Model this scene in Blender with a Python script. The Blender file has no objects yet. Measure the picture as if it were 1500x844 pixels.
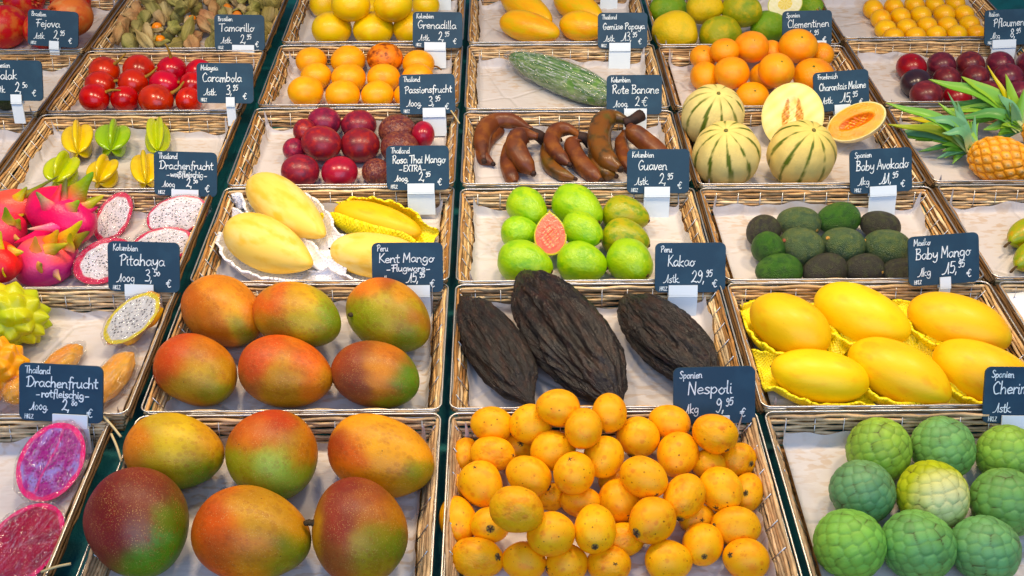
import bpy, math, random
import numpy as np
from mathutils import Vector, Matrix
random.seed(7); NR = np.random.RandomState(11)
scene = bpy.context.scene
R_ = math.radians
def S(r, g, b):
    f = lambda c: (c/255/12.92) if c/255 <= .04045 else ((c/255+.055)/1.055)**2.4
    c = [f(r), f(g), f(b)]; l = .3*c[0]+.59*c[1]+.11*c[2]; return tuple(max(.0, min(.95, l+(k-l)*1.18)) for k in c)

# ---------------------------------------------------------------- camera, sky, sun, exposure
ZR = .045                                   # height of the basket rims above the basket floors
PITCH, YAW, FPX = R_(39.0), R_(.73), 1500*35/36
CAM = np.array((0., 0., ZR + .9326))
cam = bpy.data.cameras.new('camera'); cam_o = bpy.data.objects.new('camera', cam)
scene.collection.objects.link(cam_o); scene.camera = cam_o
cam.lens = 35; cam.sensor_width = 36; cam.clip_end = 200; cam.clip_start = .02
cam_o.location = CAM; cam_o.rotation_euler = (math.pi/2 - PITCH, 0, -YAW)

# the stall is lit from under its own roof: a row of warm lamps over the rear baskets, cool daylight from the open street side
world = bpy.data.worlds.new('World'); scene.world = world; world.use_nodes = True
bg = world.node_tree.nodes['Background']; bg.inputs[0].default_value = (.46, .64, 1, 1); bg.inputs[1].default_value = .2
def lamp(name, kind, loc, aim, power, col, size, sy=None, spread=180):
    l = bpy.data.lights.new(name, kind); l.energy = power; l.color = col; o = bpy.data.objects.new(name, l); scene.collection.objects.link(o); o.location = loc
    if kind == 'AREA': l.shape = 'RECTANGLE' if sy else 'DISK'; l.size = size; l.size_y = sy or size; l.spread = R_(spread)
    else: l.shadow_soft_size = size
    o.rotation_euler = (Vector(aim)-Vector(loc)).to_track_quat('-Z', 'Y').to_euler(); return o
for x in (-1.0, -.33, .33, 1.0): lamp('stall_lamp', 'AREA', (x, 1.42, 1.42), (x*.94, 1.32, 0), 6.0, (1, .78, .52), .26, None, 130)
lamp('street_daylight', 'AREA', (0, -1.3, 2.1), (0, 1.1, 0), 74, (.46, .64, 1), 3.6, 2.4)
vs = scene.view_settings
vs.view_transform = 'Standard'; vs.look = 'None'; vs.gamma = 1; vs.use_curve_mapping = False; vs.exposure = .12
scene.cycles.use_denoising = True; scene.cycles.max_bounces = 6; scene.cycles.transparent_max_bounces = 12
scene.cycles.caustics_reflective = False; scene.cycles.caustics_refractive = False

# ---------------------------------------------------------------- photo measurements -> places on the table
FW = np.array((math.sin(YAW)*math.cos(PITCH), math.cos(YAW)*math.cos(PITCH), -math.sin(PITCH)))
RT = np.array((math.cos(YAW), -math.sin(YAW), 0.)); UP = np.cross(RT, FW)
def ray(px, py): return FW + RT*((px-750)/FPX) - UP*((py-422)/FPX)
def at(px, py, z=0.):
    d = ray(px, py); return CAM + d*((z-CAM[2])/d[2])
def at_y(px, py, y):
    d = ray(px, py); return CAM + d*(y/d[1])
def proj(p):
    v = np.asarray(p) - CAM; dd = v @ FW
    return np.stack([750 + FPX*(v@RT)/dd, 422 - FPX*(v@UP)/dd], -1)
def scale_at(p): return FPX/((np.asarray(p)-CAM)@FW)
def jac(p):
    e = 1e-4; return np.stack([(proj(p+np.eye(3)[i]*e)-proj(p-np.eye(3)[i]*e))/(2*e) for i in range(3)], 1)
def viewdir(p, u, v):
    """unit direction whose picture is (u right, v up) on a ball seen from the camera"""
    f = np.asarray(p)-CAM; f /= np.linalg.norm(f); r = np.cross(f, (0, 0, 1)); r /= np.linalg.norm(r); up = np.cross(r, f)
    w = math.sqrt(max(0, 1-u*u-v*v)); d = r*u + up*v - f*w; return d/np.linalg.norm(d)

# ---------------------------------------------------------------- object helpers
COL = scene.collection
def mesh(name, v, f, mat=None, cols=None, smooth=True, uv=None):
    m = bpy.data.meshes.new(name); m.from_pydata([tuple(map(float, p)) for p in v], [], [tuple(q) for q in f]); m.update()
    if smooth: m.polygons.foreach_set('use_smooth', [True]*len(m.polygons))
    if mat: m.materials.append(mat)
    if cols is not None:
        a = m.color_attributes.new('Col', 'FLOAT_COLOR', 'POINT'); c = np.ones((len(v), 4)); c[:, :3] = cols
        a.data.foreach_set('color', c.ravel())
    if uv is not None:
        ul = m.uv_layers.new(name='UVMap'); li = np.zeros(len(m.loops), int); m.loops.foreach_get('vertex_index', li)
        ul.data.foreach_set('uv', np.asarray(uv)[li].ravel())
    return m
def obj(name, me, parent=None, loc=None, mat4=None):
    o = bpy.data.objects.new(name, me); COL.objects.link(o)
    if parent: o.parent = parent
    if mat4 is not None: o.matrix_local = mat4 if parent else mat4
    if mat4 is not None and not parent: o.matrix_world = mat4
    if loc is not None: o.location = loc
    return o
def tag(o, label, cat, group=None, kind=None):
    if label:
        o['label'] = label
    if cat: o['category'] = cat
    if group: o['group'] = group
    if kind: o['kind'] = kind
    return o
def frame(x, y, z, c, s=(1, 1, 1)):
    m = np.eye(4); m[:3, 0] = np.asarray(x)*s[0]; m[:3, 1] = np.asarray(y)*s[1]; m[:3, 2] = np.asarray(z)*s[2]; m[:3, 3] = c
    return Matrix(m.tolist())
def basis(z, hint=(0, 0, 1)):
    z = np.asarray(z, float); z /= np.linalg.norm(z); h = np.asarray(hint, float)
    if abs(z@h) > .97: h = np.array((1., 0, 0)) if abs(z[0]) < .9 else np.array((0, 1., 0))
    x = np.cross(h, z); x /= np.linalg.norm(x); return x, np.cross(z, x), z
ORD = 'first second third fourth fifth sixth seventh eighth ninth tenth eleventh twelfth'.split()

# ---------------------------------------------------------------- procedural materials
def newmat(name):
    m = bpy.data.materials.new(name); m.use_nodes = True; nt = m.node_tree; return m, nt, nt.nodes['Principled BSDF'], nt.nodes, nt.links
def mixc(nt, fac, a, b):
    n = nt.nodes.new('ShaderNodeMix'); n.data_type = 'RGBA'
    for s, v in ((n.inputs[0], fac), (n.inputs[6], a), (n.inputs[7], b)):
        if isinstance(v, (int, float)): s.default_value = v
        elif isinstance(v, tuple): s.default_value = (*v, 1)
        else: nt.links.new(v, s)
    return n.outputs[2]
def ramp(nt, src, lo, hi):
    n = nt.nodes.new('ShaderNodeMapRange'); n.inputs[1].default_value = lo; n.inputs[2].default_value = hi; n.interpolation_type = 'SMOOTHSTEP'
    nt.links.new(src, n.inputs[0]); return n.outputs[0]
def skin(name, cols=None, attr=False, mott=2.0, rough=.35, spec=.34, coat=0., spots=(), bump=None, rnd=.0, sss=0.):
    m, nt, p, N, L = newmat(name)
    tc = N.new('ShaderNodeTexCoord'); oi = N.new('ShaderNodeObjectInfo')
    off = N.new('ShaderNodeVectorMath'); off.operation = 'ADD'; L.new(tc.outputs['Object'], off.inputs[0])
    mul = N.new('ShaderNodeMath'); mul.operation = 'MULTIPLY'; mul.inputs[1].default_value = 37; L.new(oi.outputs['Random'], mul.inputs[0])
    L.new(mul.outputs[0], off.inputs[1]); P = off.outputs[0]
    if attr:
        a = N.new('ShaderNodeVertexColor'); a.layer_name = 'Col'; c = a.outputs[0]
    else: c = cols[0]
    if cols:
        for i, k in enumerate(cols[0 if attr else 1:]):
            n = N.new('ShaderNodeTexNoise'); n.inputs['Scale'].default_value = mott*(1+.7*i); n.inputs['Detail'].default_value = 4
            o2 = N.new('ShaderNodeVectorMath'); o2.operation = 'ADD'; o2.inputs[1].default_value = (i*7.3+3, 2, 1); L.new(P, o2.inputs[0]); L.new(o2.outputs[0], n.inputs['Vector'])
            c = mixc(nt, ramp(nt, n.outputs[0], .45, .68), c, k)
    for i, (sc, size, k, amt) in enumerate(spots):
        v = N.new('ShaderNodeTexVoronoi'); v.inputs['Scale'].default_value = sc; L.new(P, v.inputs['Vector'])
        r = ramp(nt, v.outputs['Distance'], size, size*.55)
        n = N.new('ShaderNodeTexNoise'); n.inputs['Scale'].default_value = 1.7+i; L.new(P, n.inputs['Vector'])
        g = N.new('ShaderNodeMath'); g.operation = 'MULTIPLY'; L.new(r, g.inputs[0]); L.new(ramp(nt, n.outputs[0], .35, .65), g.inputs[1])
        h = N.new('ShaderNodeMath'); h.operation = 'MULTIPLY'; L.new(g.outputs[0], h.inputs[0]); h.inputs[1].default_value = amt
        c = mixc(nt, h.outputs[0], c, k)
    if rnd:
        hs = N.new('ShaderNodeHueSaturation'); L.new(c, hs.inputs['Color']) if not isinstance(c, tuple) else setattr(hs.inputs['Color'], 'default_value', (*c, 1))
        mr = N.new('ShaderNodeMapRange'); mr.inputs[3].default_value = .5-rnd*.08; mr.inputs[4].default_value = .5+rnd*.08; L.new(oi.outputs['Random'], mr.inputs[0]); L.new(mr.outputs[0], hs.inputs['Hue'])
        m2 = N.new('ShaderNodeMath'); m2.operation = 'FRACT'; L.new(mul.outputs[0], m2.inputs[0])
        mr2 = N.new('ShaderNodeMapRange'); mr2.inputs[3].default_value = 1-rnd; mr2.inputs[4].default_value = 1+rnd*.5; L.new(m2.outputs[0], mr2.inputs[0]); L.new(mr2.outputs[0], hs.inputs['Value'])
        c = hs.outputs[0]
    if isinstance(c, tuple): p.inputs['Base Color'].default_value = (*c, 1)
    else: L.new(c, p.inputs['Base Color'])
    p.inputs['Roughness'].default_value = rough; p.inputs['Specular IOR Level'].default_value = spec
    p.inputs['Coat Weight'].default_value = coat; p.inputs['Coat Roughness'].default_value = .18
    if sss:
        p.inputs['Subsurface Weight'].default_value = sss; p.inputs['Subsurface Radius'].default_value = (.6, .35, .15); p.inputs['Subsurface Scale'].default_value = .01
    h = None
    for sc, st, kind in bump or ():
        t = N.new('ShaderNodeTexVoronoi' if kind == 'v' else 'ShaderNodeTexNoise'); t.inputs['Scale'].default_value = sc
        if kind != 'v': t.inputs['Detail'].default_value = 5
        L.new(P, t.inputs['Vector']); b = N.new('ShaderNodeBump'); b.inputs['Strength'].default_value = st; b.inputs['Distance'].default_value = .004
        L.new(t.outputs[0], b.inputs['Height'])
        if h: L.new(h, b.inputs['Normal'])
        h = b.outputs[0]
    if h: L.new(h, p.inputs['Normal']); L.new(h, p.inputs['Coat Normal'])
    return m
def plain(name, c, rough=.5, metal=0., spec=.5, attr=False, bump=None, sheen=0.):
    return skin(name, None if attr else [c], attr, rough=rough, spec=spec, bump=bump) if not metal else _metal(name, c, rough)
def _metal(name, c, rough):
    m, nt, p, N, L = newmat(name); p.inputs['Base Color'].default_value = (*c, 1); p.inputs['Metallic'].default_value = 1; p.inputs['Roughness'].default_value = rough; return m
M = {}
M['chrome'] = _metal('chrome_wire', (.66, .65, .63), .42)
M['wicker'] = skin('wicker', attr=True, rough=.55, spots=((60, .2, S(70, 48, 25), .35),), bump=((140, .5, 'n'),))
M['twig'] = skin('dark_twig', attr=True, rough=.6, bump=((120, .6, 'n'),))
M['base'] = skin('wicker_base', [S(170, 130, 85), S(120, 85, 50)], mott=90, rough=.6)
M['table'] = skin('teal_cloth', [S(10, 92, 96), S(8, 66, 70)], mott=14, rough=.7, bump=((300, .3, 'n'),))
M['board'] = skin('slate_board', [S(36, 62, 80), S(42, 70, 88)], mott=30, rough=.55, spec=.35)
M['chalk'] = skin('chalk_ink', [S(236, 244, 244), S(190, 205, 208)], mott=160, rough=.8)
M['clip'] = skin('white_plastic', [S(226, 236, 240)], rough=.35)
def liner_mat():
    m, nt, p, N, L = newmat('liner_paper'); tc = N.new('ShaderNodeTexCoord'); oi = N.new('ShaderNodeObjectInfo')
    mp = N.new('ShaderNodeMapping'); L.new(tc.outputs['Object'], mp.inputs[0]); mp.inputs['Scale'].default_value = (45, 120, 1)
    br = N.new('ShaderNodeTexNoise'); br.inputs['Scale'].default_value = 1.; br.inputs['Detail'].default_value = 2; L.new(mp.outputs[0], br.inputs['Vector'])
    n = N.new('ShaderNodeTexNoise'); n.inputs['Scale'].default_value = 9; L.new(tc.outputs['Object'], n.inputs['Vector'])
    c = mixc(nt, ramp(nt, br.outputs[0], .5, .6), S(204, 198, 194), S(190, 172, 154))
    c = mixc(nt, ramp(nt, n.outputs[0], .4, .7), S(203, 198, 195), c); L.new(c, p.inputs['Base Color'])
    p.inputs['Roughness'].default_value = .42; p.inputs['Specular IOR Level'].default_value = .4
    b = N.new('ShaderNodeBump'); b.inputs['Strength'].default_value = .35; b.inputs['Distance'].default_value = .003; L.new(br.outputs[0], b.inputs['Height'])
    b2 = N.new('ShaderNodeBump'); b2.inputs['Strength'].default_value = .5; b2.inputs['Distance'].default_value = .014; L.new(n.outputs[0], b2.inputs['Height']); L.new(b.outputs[0], b2.inputs['Normal'])
    vo = N.new('ShaderNodeTexVoronoi'); vo.feature = 'DISTANCE_TO_EDGE'; vo.inputs['Scale'].default_value = 8; wv = N.new('ShaderNodeVectorMath'); wv.operation = 'ADD'
    L.new(tc.outputs['Object'], wv.inputs[0]); ms = N.new('ShaderNodeMath'); ms.operation = 'MULTIPLY'; ms.inputs[1].default_value = 9; L.new(oi.outputs['Random'], ms.inputs[0]); L.new(ms.outputs[0], wv.inputs[1]); L.new(wv.outputs[0], vo.inputs['Vector'])
    b3 = N.new('ShaderNodeBump'); b3.inputs['Strength'].default_value = .45; b3.inputs['Distance'].default_value = .004; L.new(ramp(nt, vo.outputs['Distance'], .0, .05), b3.inputs['Height']); L.new(b2.outputs[0], b3.inputs['Normal'])
    L.new(b3.outputs[0], p.inputs['Normal']); return m
M['liner'] = liner_mat()
def film_mat(crease_glare=.22):
    m, nt, p, N, L = newmat('clear_film'); out = N['Material Output']; N.remove(p)
    t = N.new('ShaderNodeBsdfTransparent'); g = N.new('ShaderNodeBsdfGlossy'); g.inputs['Roughness'].default_value = .12
    tc = N.new('ShaderNodeTexCoord'); n = N.new('ShaderNodeTexNoise'); n.inputs['Scale'].default_value = 2.4; n.inputs['Detail'].default_value = 2; n.inputs['Distortion'].default_value = 1.5
    L.new(tc.outputs['Object'], n.inputs['Vector']); b = N.new('ShaderNodeBump'); b.inputs['Strength'].default_value = .8; b.inputs['Distance'].default_value = .03; L.new(n.outputs[0], b.inputs['Height'])
    L.new(b.outputs[0], g.inputs['Normal']); fr = N.new('ShaderNodeLayerWeight'); fr.inputs[0].default_value = .25; L.new(b.outputs[0], fr.inputs['Normal'])
    mm = N.new('ShaderNodeMath'); mm.operation = 'MULTIPLY_ADD'; mm.inputs[1].default_value = .42; mm.inputs[2].default_value = .06; L.new(fr.outputs['Facing'], mm.inputs[0])
    mx = N.new('ShaderNodeMixShader'); L.new(mm.outputs[0], mx.inputs[0]); L.new(t.outputs[0], mx.inputs[1]); L.new(g.outputs[0], mx.inputs[2])
    mp = N.new('ShaderNodeMapping'); mp.inputs['Scale'].default_value = (.6, 4.5, 4.5); mp.inputs['Rotation'].default_value = (0, 0, .5); L.new(tc.outputs['Object'], mp.inputs[0])
    c = N.new('ShaderNodeTexNoise'); c.inputs['Scale'].default_value = 1.5; c.inputs['Detail'].default_value = 3; c.inputs['Distortion'].default_value = .8; L.new(mp.outputs[0], c.inputs['Vector'])
    a1 = N.new('ShaderNodeMath'); a1.operation = 'SUBTRACT'; a1.inputs[1].default_value = .5; L.new(c.outputs[0], a1.inputs[0]); a2 = N.new('ShaderNodeMath'); a2.operation = 'ABSOLUTE'; L.new(a1.outputs[0], a2.inputs[0])
    a3 = N.new('ShaderNodeMath'); a3.operation = 'MULTIPLY'; a3.inputs[1].default_value = crease_glare; L.new(ramp(nt, a2.outputs[0], .02, .0), a3.inputs[0])  # white streaks along the film's creases, highlights painted in as diffuse colour
    df = N.new('ShaderNodeBsdfDiffuse'); df.inputs[0].default_value = (.85, .86, .9, 1); m3 = N.new('ShaderNodeMixShader'); L.new(a3.outputs[0], m3.inputs[0]); L.new(mx.outputs[0], m3.inputs[1]); L.new(df.outputs[0], m3.inputs[2]); L.new(m3.outputs[0], out.inputs[0])
    return m
M['film'] = film_mat(); M['film_w'] = film_mat(.7)
def net_mat(name, col):
    m, nt, p, N, L = newmat(name); out = N['Material Output']; uv = N.new('ShaderNodeUVMap'); mp = N.new('ShaderNodeMapping'); L.new(uv.outputs[0], mp.inputs[0])
    mp.inputs['Rotation'].default_value = (0, 0, R_(45)); mp.inputs['Scale'].default_value = (1, 1, 1)
    v = N.new('ShaderNodeTexVoronoi'); v.inputs['Scale'].default_value = 1; v.inputs['Randomness'].default_value = .15; L.new(mp.outputs[0], v.inputs['Vector'])
    p.inputs['Base Color'].default_value = (*col, 1); p.inputs['Roughness'].default_value = .5
    b = N.new('ShaderNodeBump'); b.inputs['Strength'].default_value = .5; b.inputs['Distance'].default_value = .003; b.invert = True; L.new(v.outputs['Distance'], b.inputs['Height']); L.new(b.outputs[0], p.inputs['Normal'])
    t = N.new('ShaderNodeBsdfTransparent'); mx = N.new('ShaderNodeMixShader'); L.new(ramp(nt, v.outputs['Distance'], .16, .1), mx.inputs[0]); L.new(p.outputs[0], mx.inputs[1]); L.new(t.outputs[0], mx.inputs[2]); L.new(mx.outputs[0], out.inputs[0])
    return m
M['net_y'] = net_mat('yellow_foam', S(255, 228, 0)); M['net_w'] = net_mat('white_foam', S(246, 246, 250))

# ---------------------------------------------------------------- shape makers (numpy)
def snoise(p, freq, seed, octv=3):
    r = np.random.RandomState(seed); out = np.zeros(len(p)); a = 1.
    for o in range(octv):
        for _ in range(5):
            k = r.normal(size=3); k *= freq/np.linalg.norm(k); out += a*np.sin(p@k*(1.9**o) + r.uniform(0, 6.28))/5**.5
        a *= .5
    return out
def ball(nr=24, ns=36):
    th = np.linspace(0, np.pi, nr+1)[1:-1]; ph = np.linspace(0, 2*np.pi, ns, endpoint=False)
    T, Pp = np.meshgrid(th, ph, indexing='ij')
    v = np.stack([np.cos(T), np.sin(T)*np.cos(Pp), np.sin(T)*np.sin(Pp)], -1).reshape(-1, 3)
    v = np.vstack([v, (1, 0, 0), (-1, 0, 0)]); f = []; n = nr-1
    for i in range(n-1):
        for j in range(ns):
            k = (j+1) % ns; f.append((i*ns+j, i*ns+k, (i+1)*ns+k, (i+1)*ns+j)[::-1])
    for j in range(ns):
        k = (j+1) % ns; f.append((n*ns, j, k)[::-1][::-1]); f.append((n*ns+1, (n-1)*ns+k, (n-1)*ns+j))
    return v, f
def egg(k=0., pw=1., lump=.0, seed=1, nr=24, ns=36, dent=0., freq=2., tail=0., nose=0.):
    """long body along x; k fattens the +x half, tail pinches the +x end, nose bends it"""
    v, f = ball(nr, ns); x = v[:, 0].copy(); s = 1 + k*x - tail*np.clip(x, 0, 1)**2
    v[:, 1] *= s; v[:, 2] *= s
    if pw != 1: v[:, 0] = np.sign(x)*np.abs(x)**pw
    if nose: v[:, 1] += nose*np.clip(x, 0, 1)**2
    if dent: v *= (1 - dent*np.exp(-((1-x)/.06)) - dent*np.exp(-((1+x)/.06)))[:, None]
    if lump: v *= (1 + lump*snoise(v, freq, seed))[:, None]
    return v, f
def fib(n, seed=0):
    i = np.arange(n)+.5; z = 1-2*i/n; t = np.pi*(1+5**.5)*i; r = np.sqrt(1-z*z)
    p = np.stack([z, r*np.cos(t), r*np.sin(t)], 1)
    if seed: p += np.random.RandomState(seed).normal(size=p.shape)*.35/np.sqrt(n); p /= np.linalg.norm(p, axis=1)[:, None]
    return p
def cells(v, pts):
    u = v/np.linalg.norm(v, axis=1)[:, None]; d = np.arccos(np.clip(u@pts.T, -1, 1)); i = np.argsort(d, 1)[:, :2]
    r = np.arange(len(v)); return d[r, i[:, 0]], d[r, i[:, 1]], i[:, 0]
def catmull(P, n=8):
    P = np.asarray(P, float)
    if len(P) < 3: return np.array([P[0]+(P[-1]-P[0])*t for t in np.linspace(0, 1, n+1)])
    Q = np.vstack([2*P[0]-P[1], P, 2*P[-1]-P[-2]]); out = []
    for i in range(len(P)-1):
        a, b, c, d = Q[i:i+4]
        for t in np.linspace(0, 1, n, endpoint=False):
            out.append(.5*((2*b)+(c-a)*t+(2*a-5*b+4*c-d)*t*t+(3*b-a-3*c+d)*t**3))
    out.append(P[-1]); return np.array(out)
def tube(path, rad, ns=8, up=(0, 0, 1), sect=None, cap=True):
    path = np.asarray(path, float); n = len(path); rad = np.broadcast_to(np.asarray(rad, float), (n,)); T = np.gradient(path, axis=0); T /= np.linalg.norm(T, axis=1)[:, None]+1e-12
    v = []; f = []; up = np.asarray(up, float)
    for i in range(n):
        x = np.cross(up, T[i]); l = np.linalg.norm(x)
        if l < 1e-4: x = np.cross((0, 1, 0), T[i]); l = np.linalg.norm(x)
        x /= l; y = np.cross(T[i], x)
        for j in range(ns):
            a = 2*np.pi*j/ns; q = 1 if sect is None else sect(a); v.append(path[i]+rad[i]*q*(x*np.cos(a)+y*np.sin(a)))
    for i in range(n-1):
        for j in range(ns):
            k = (j+1) % ns; f.append((i*ns+j, i*ns+k, (i+1)*ns+k, (i+1)*ns+j))
    if cap: f.append(tuple(range(ns))[::-1]); f.append(tuple((n-1)*ns+j for j in range(ns)))
    return np.array(v), f
class MB:
    def __init__(s): s.v = []; s.f = []; s.c = []; s.n = 0
    def add(s, v, f, c=(1, 1, 1)):
        v = np.asarray(v); s.f += [tuple(i+s.n for i in q) for q in f]; s.v.append(v); s.n += len(v)
        c = np.asarray(c, float); s.c.append(np.broadcast_to(c, (len(v), 3)))
    def box(s, lo, hi, c=(1, 1, 1)):
        x0, y0, z0 = lo; x1, y1, z1 = hi
        s.add([(x0, y0, z0), (x1, y0, z0), (x1, y1, z0), (x0, y1, z0), (x0, y0, z1), (x1, y0, z1), (x1, y1, z1), (x0, y1, z1)],
              [(3, 2, 1, 0), (4, 5, 6, 7), (0, 1, 5, 4), (1, 2, 6, 5), (2, 3, 7, 6), (3, 0, 4, 7)], c)
    def mesh(s, name, mat, smooth=True): return mesh(name, np.vstack(s.v), s.f, mat, np.vstack(s.c), smooth)
def vary(c, n, amt=.15, seed=None):
    r = NR if seed is None else np.random.RandomState(seed); return np.clip(np.asarray(c)*(1+amt*r.normal(size=(n, 1))), 0, 1)

# ---------------------------------------------------------------- the table top
m_ = MB(); m_.box((-1.6, .2, -.08), (1.6, 3.2, -.006)); tag(obj('table_top', m_.mesh('table_top', M['table'], False)), 'dark teal cloth covered stall table under the baskets', None, None, 'structure')

# ---------------------------------------------------------------- wicker baskets and their paper liners
WICK = [S(212, 176, 128), S(192, 150, 100), S(226, 196, 152), S(164, 122, 78), S(216, 182, 132), S(132, 94, 58), S(232, 206, 166)]
TW, TD, SPL = .385, .27, .017              # rim width, depth and how far the walls lean out
def wall(p0, p1, q0, q1, seed, pale=0., side=False):
    r = np.random.RandomState(seed); b = MB(); p0, p1, q0, q1 = map(np.array, (p0, p1, q0, q1)); Ln = np.linalg.norm(p1-p0); n = int(Ln/.006)
    nor = np.cross(p1-p0, (0, 0, 1)); nor /= np.linalg.norm(nor); N = 9; s = np.linspace(0, 1, n+1)[:, None]; ph = r.uniform(0, 6)
    for i in range(N):
        t = (i+.5)/N; a = q0+(p0-q0)*t; c = q1+(p1-q1)*t
        k = (.0009 if side else .0015)*np.sin(np.pi*s*Ln/(.055 if side else .037)+(r.uniform(0, 6) if side else ph+np.pi*(i % 2))) + r.normal(size=(n+1, 1))*.0002
        pth = a+(c-a)*s+nor*k; pth[:, 2] += (np.sin(s[:, 0]*Ln*(46 if side else 34)+r.uniform(0, 6))*(.0013 if side else .0008))
        v, f = tube(pth, .0024*(1+.16*np.sin(s[:, 0]*Ln*90+r.uniform(0, 6)))*r.uniform(.85, 1.1), 6)
        cc = np.array(WICK[r.randint(len(WICK))])*(1-pale)+np.array(S(214, 190, 156))*pale
        co = np.repeat(cc[None]*(1+.22*np.sin(s*Ln*(25+20*r.rand())+r.uniform(0, 6)))*(1+.1*r.normal(size=(n+1, 1))), 6, 0); b.add(v, f, np.clip(co, .01, .95))
    return b.mesh('wicker_wall', M['wicker'])
def rrect(w, d, r, z, n=6):
    P = []
    for cx, cy, a0 in ((w/2-r, d/2-r, 0), (-w/2+r, d/2-r, 90), (-w/2+r, -d/2+r, 180), (w/2-r, -d/2+r, 270)):
        for k in range(n+1): a = R_(a0+90*k/n); P.append((cx+r*math.cos(a), cy+r*math.sin(a), z))
    P.append(P[0]); return np.array(P)
def basket_meshes(seed, pale, twig):
    w, d, h = TW/2-.003, TD/2-.003, ZR-.003; w2, d2 = w-SPL, d-SPL*.8; out = []
    for k, (a, b2, c, e) in enumerate((((-w, d), (w, d), (-w2, d2), (w2, d2)), ((w, -d), (-w, -d), (w2, -d2), (-w2, -d2)),
                                       ((-w, -d), (-w, d), (-w2, -d2), (-w2, d2)), ((w, d), (w, -d), (w2, d2), (w2, -d2)))):
        out.append(('wicker_wall', wall((*a, h), (*b2, h), (*c, .002), (*e, .002), seed*10+k, pale+(.0 if k > 1 else .25), k > 1)))
    b = MB(); b.box((-w2, -d2, -.004), (w2, d2, -.001)); out.append(('base_panel', b.mesh('base_panel', M['base'], False)))
    b = MB()
    for ww, dd, z, rr in ((TW, TD, ZR, .0012), (TW-.004, TD-.004, ZR-.0055, .0009)):
        v, f = tube(rrect(ww, dd, .012, z), rr, 8, cap=False); b.add(v, f)
    for sgn in (-1, 1):
        for x in np.arange(-w+.025, w-.01, .037):
            v, f = tube([(x, sgn*(d-.0035), ZR-.006), (x, sgn*(d-.004-SPL*.8), .003)], .0008, 6); b.add(v, f)
        for y in np.arange(-d+.03, d-.01, .037):
            v, f = tube([(sgn*(w-.0035), y, ZR-.006), (sgn*(w-.004-SPL), y, .003)], .0008, 6); b.add(v, f)
    out.append(('wire_rim', b.mesh('wire_rim', M['chrome'])))
    if twig:
        for sgn in (-1, 1):
            b = MB(); r = np.random.RandomState(seed+sgn+50)
            for i in range(6):
                y = np.linspace(-TD/2-.004, TD/2-.006, 14); x = sgn*(TW/2+.0005+.0022*(i % 3))+r.normal(size=14)*.0007; z = ZR-.005-.0035*(i//3)+.003*(i % 2)+r.normal(size=14)*.0006
                v, f = tube(np.stack([x, y, z], 1), r.uniform(.0012, .0021), 6); b.add(v, f, vary(np.array(S(92, 66, 38))*r.uniform(.6, 1.5), len(v), .2, seed+i))
            out.append(('twig_border', b.mesh('twig_border', M['twig'])))
    return out
BASK = {(s, t): basket_meshes(s + 3*t, (.0, .1, .45)[s], t) for s in range(3) for t in (0, 1)}
def liner_mesh(seed):
    r = np.random.RandomState(seed); nx, ny = 56, 44; w2, d2 = TW/2-SPL-.0095, TD/2-SPL*.8-.0095
    v = []; U = np.linspace(-1, 1, nx+1); V = np.linspace(-1, 1, ny+1)
    eu = lambda t, k: .017+.006*math.sin(t*3+k*2+seed)+.003*math.sin(t*9+k+seed*2)+.002*math.sin(t*23+k*3+seed)
    for yv in V:
        for xu in U:
            lx, ly = w2+eu(yv, 1 if xu > 0 else 2), d2+(eu(xu, 3) if yv > 0 else eu(xu, 4)*.55)
            x, y = xu*lx, yv*ly; ex, ey = max(0, abs(x)-w2), max(0, abs(y)-d2)
            z = .001+max(0, ex)*.86+max(0, ey)*.9; z += min(ex, ey)*(.9+.9*math.sin(seed*3+(1 if x > 0 else 2)+(4 if y > 0 else 0))); x = math.copysign(min(abs(x), w2)+ex*.36-.001*ex/.02, x); y = math.copysign(min(abs(y), d2)+ey*.3-.001, y)
            v.append((x, y, z))
    v = np.array(v); lift = np.clip(snoise(v*1., 22, seed, 3)*.0011, -.0012, .004); v[:, 2] += lift*(.4+(v[:, 2] > .004)*.5)+.0009
    f = [(j*(nx+1)+i, j*(nx+1)+i+1, (j+1)*(nx+1)+i+1, (j+1)*(nx+1)+i) for j in range(ny) for i in range(nx)]
    return mesh('paper_liner', v, f, M['liner'])
LIN = [liner_mesh(s) for s in range(5)]
ROWPX = [(884, 605), (599, 416), (411, 276), (270, 162), (156, 66), (62, -17)]
ROWY = [(at(726, a, ZR)[1], at(726, b, ZR)[1]) for a, b in ROWPX]
COLX = {k: (at(a, 600, ZR)[0], at(b, 600, ZR)[0]) for k, (a, b) in dict(A=(-690, -262), B=(-247, 172), C=(206, 646), D=(659, 1106), E=(1118, 1562), F=(1578, 2015)).items()}
RIMS = {'A': ((884, 606), (600, 418), (415, 278), (274, 165), (160, 74), (69, -14)), 'B': ((884, 606), (601, 418), (416, 277), (273, 164), (159, 72), (68, -14)), 'C': ((884, 605), (599, 415), (410, 273), (269, 157), (152, 65), (60, -18)),
        'D': ((884, 605), (598, 417), (412, 277), (269, 164), (159, 66), (62, -17)), 'E': ((884, 607), (600, 418), (413, 278), (272, 164), (158, 70), (67, -15)), 'F': ((884, 606), (600, 419), (412, 276), (270, 160), (153, 62), (58, -18))}
TRAY = {}
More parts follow.
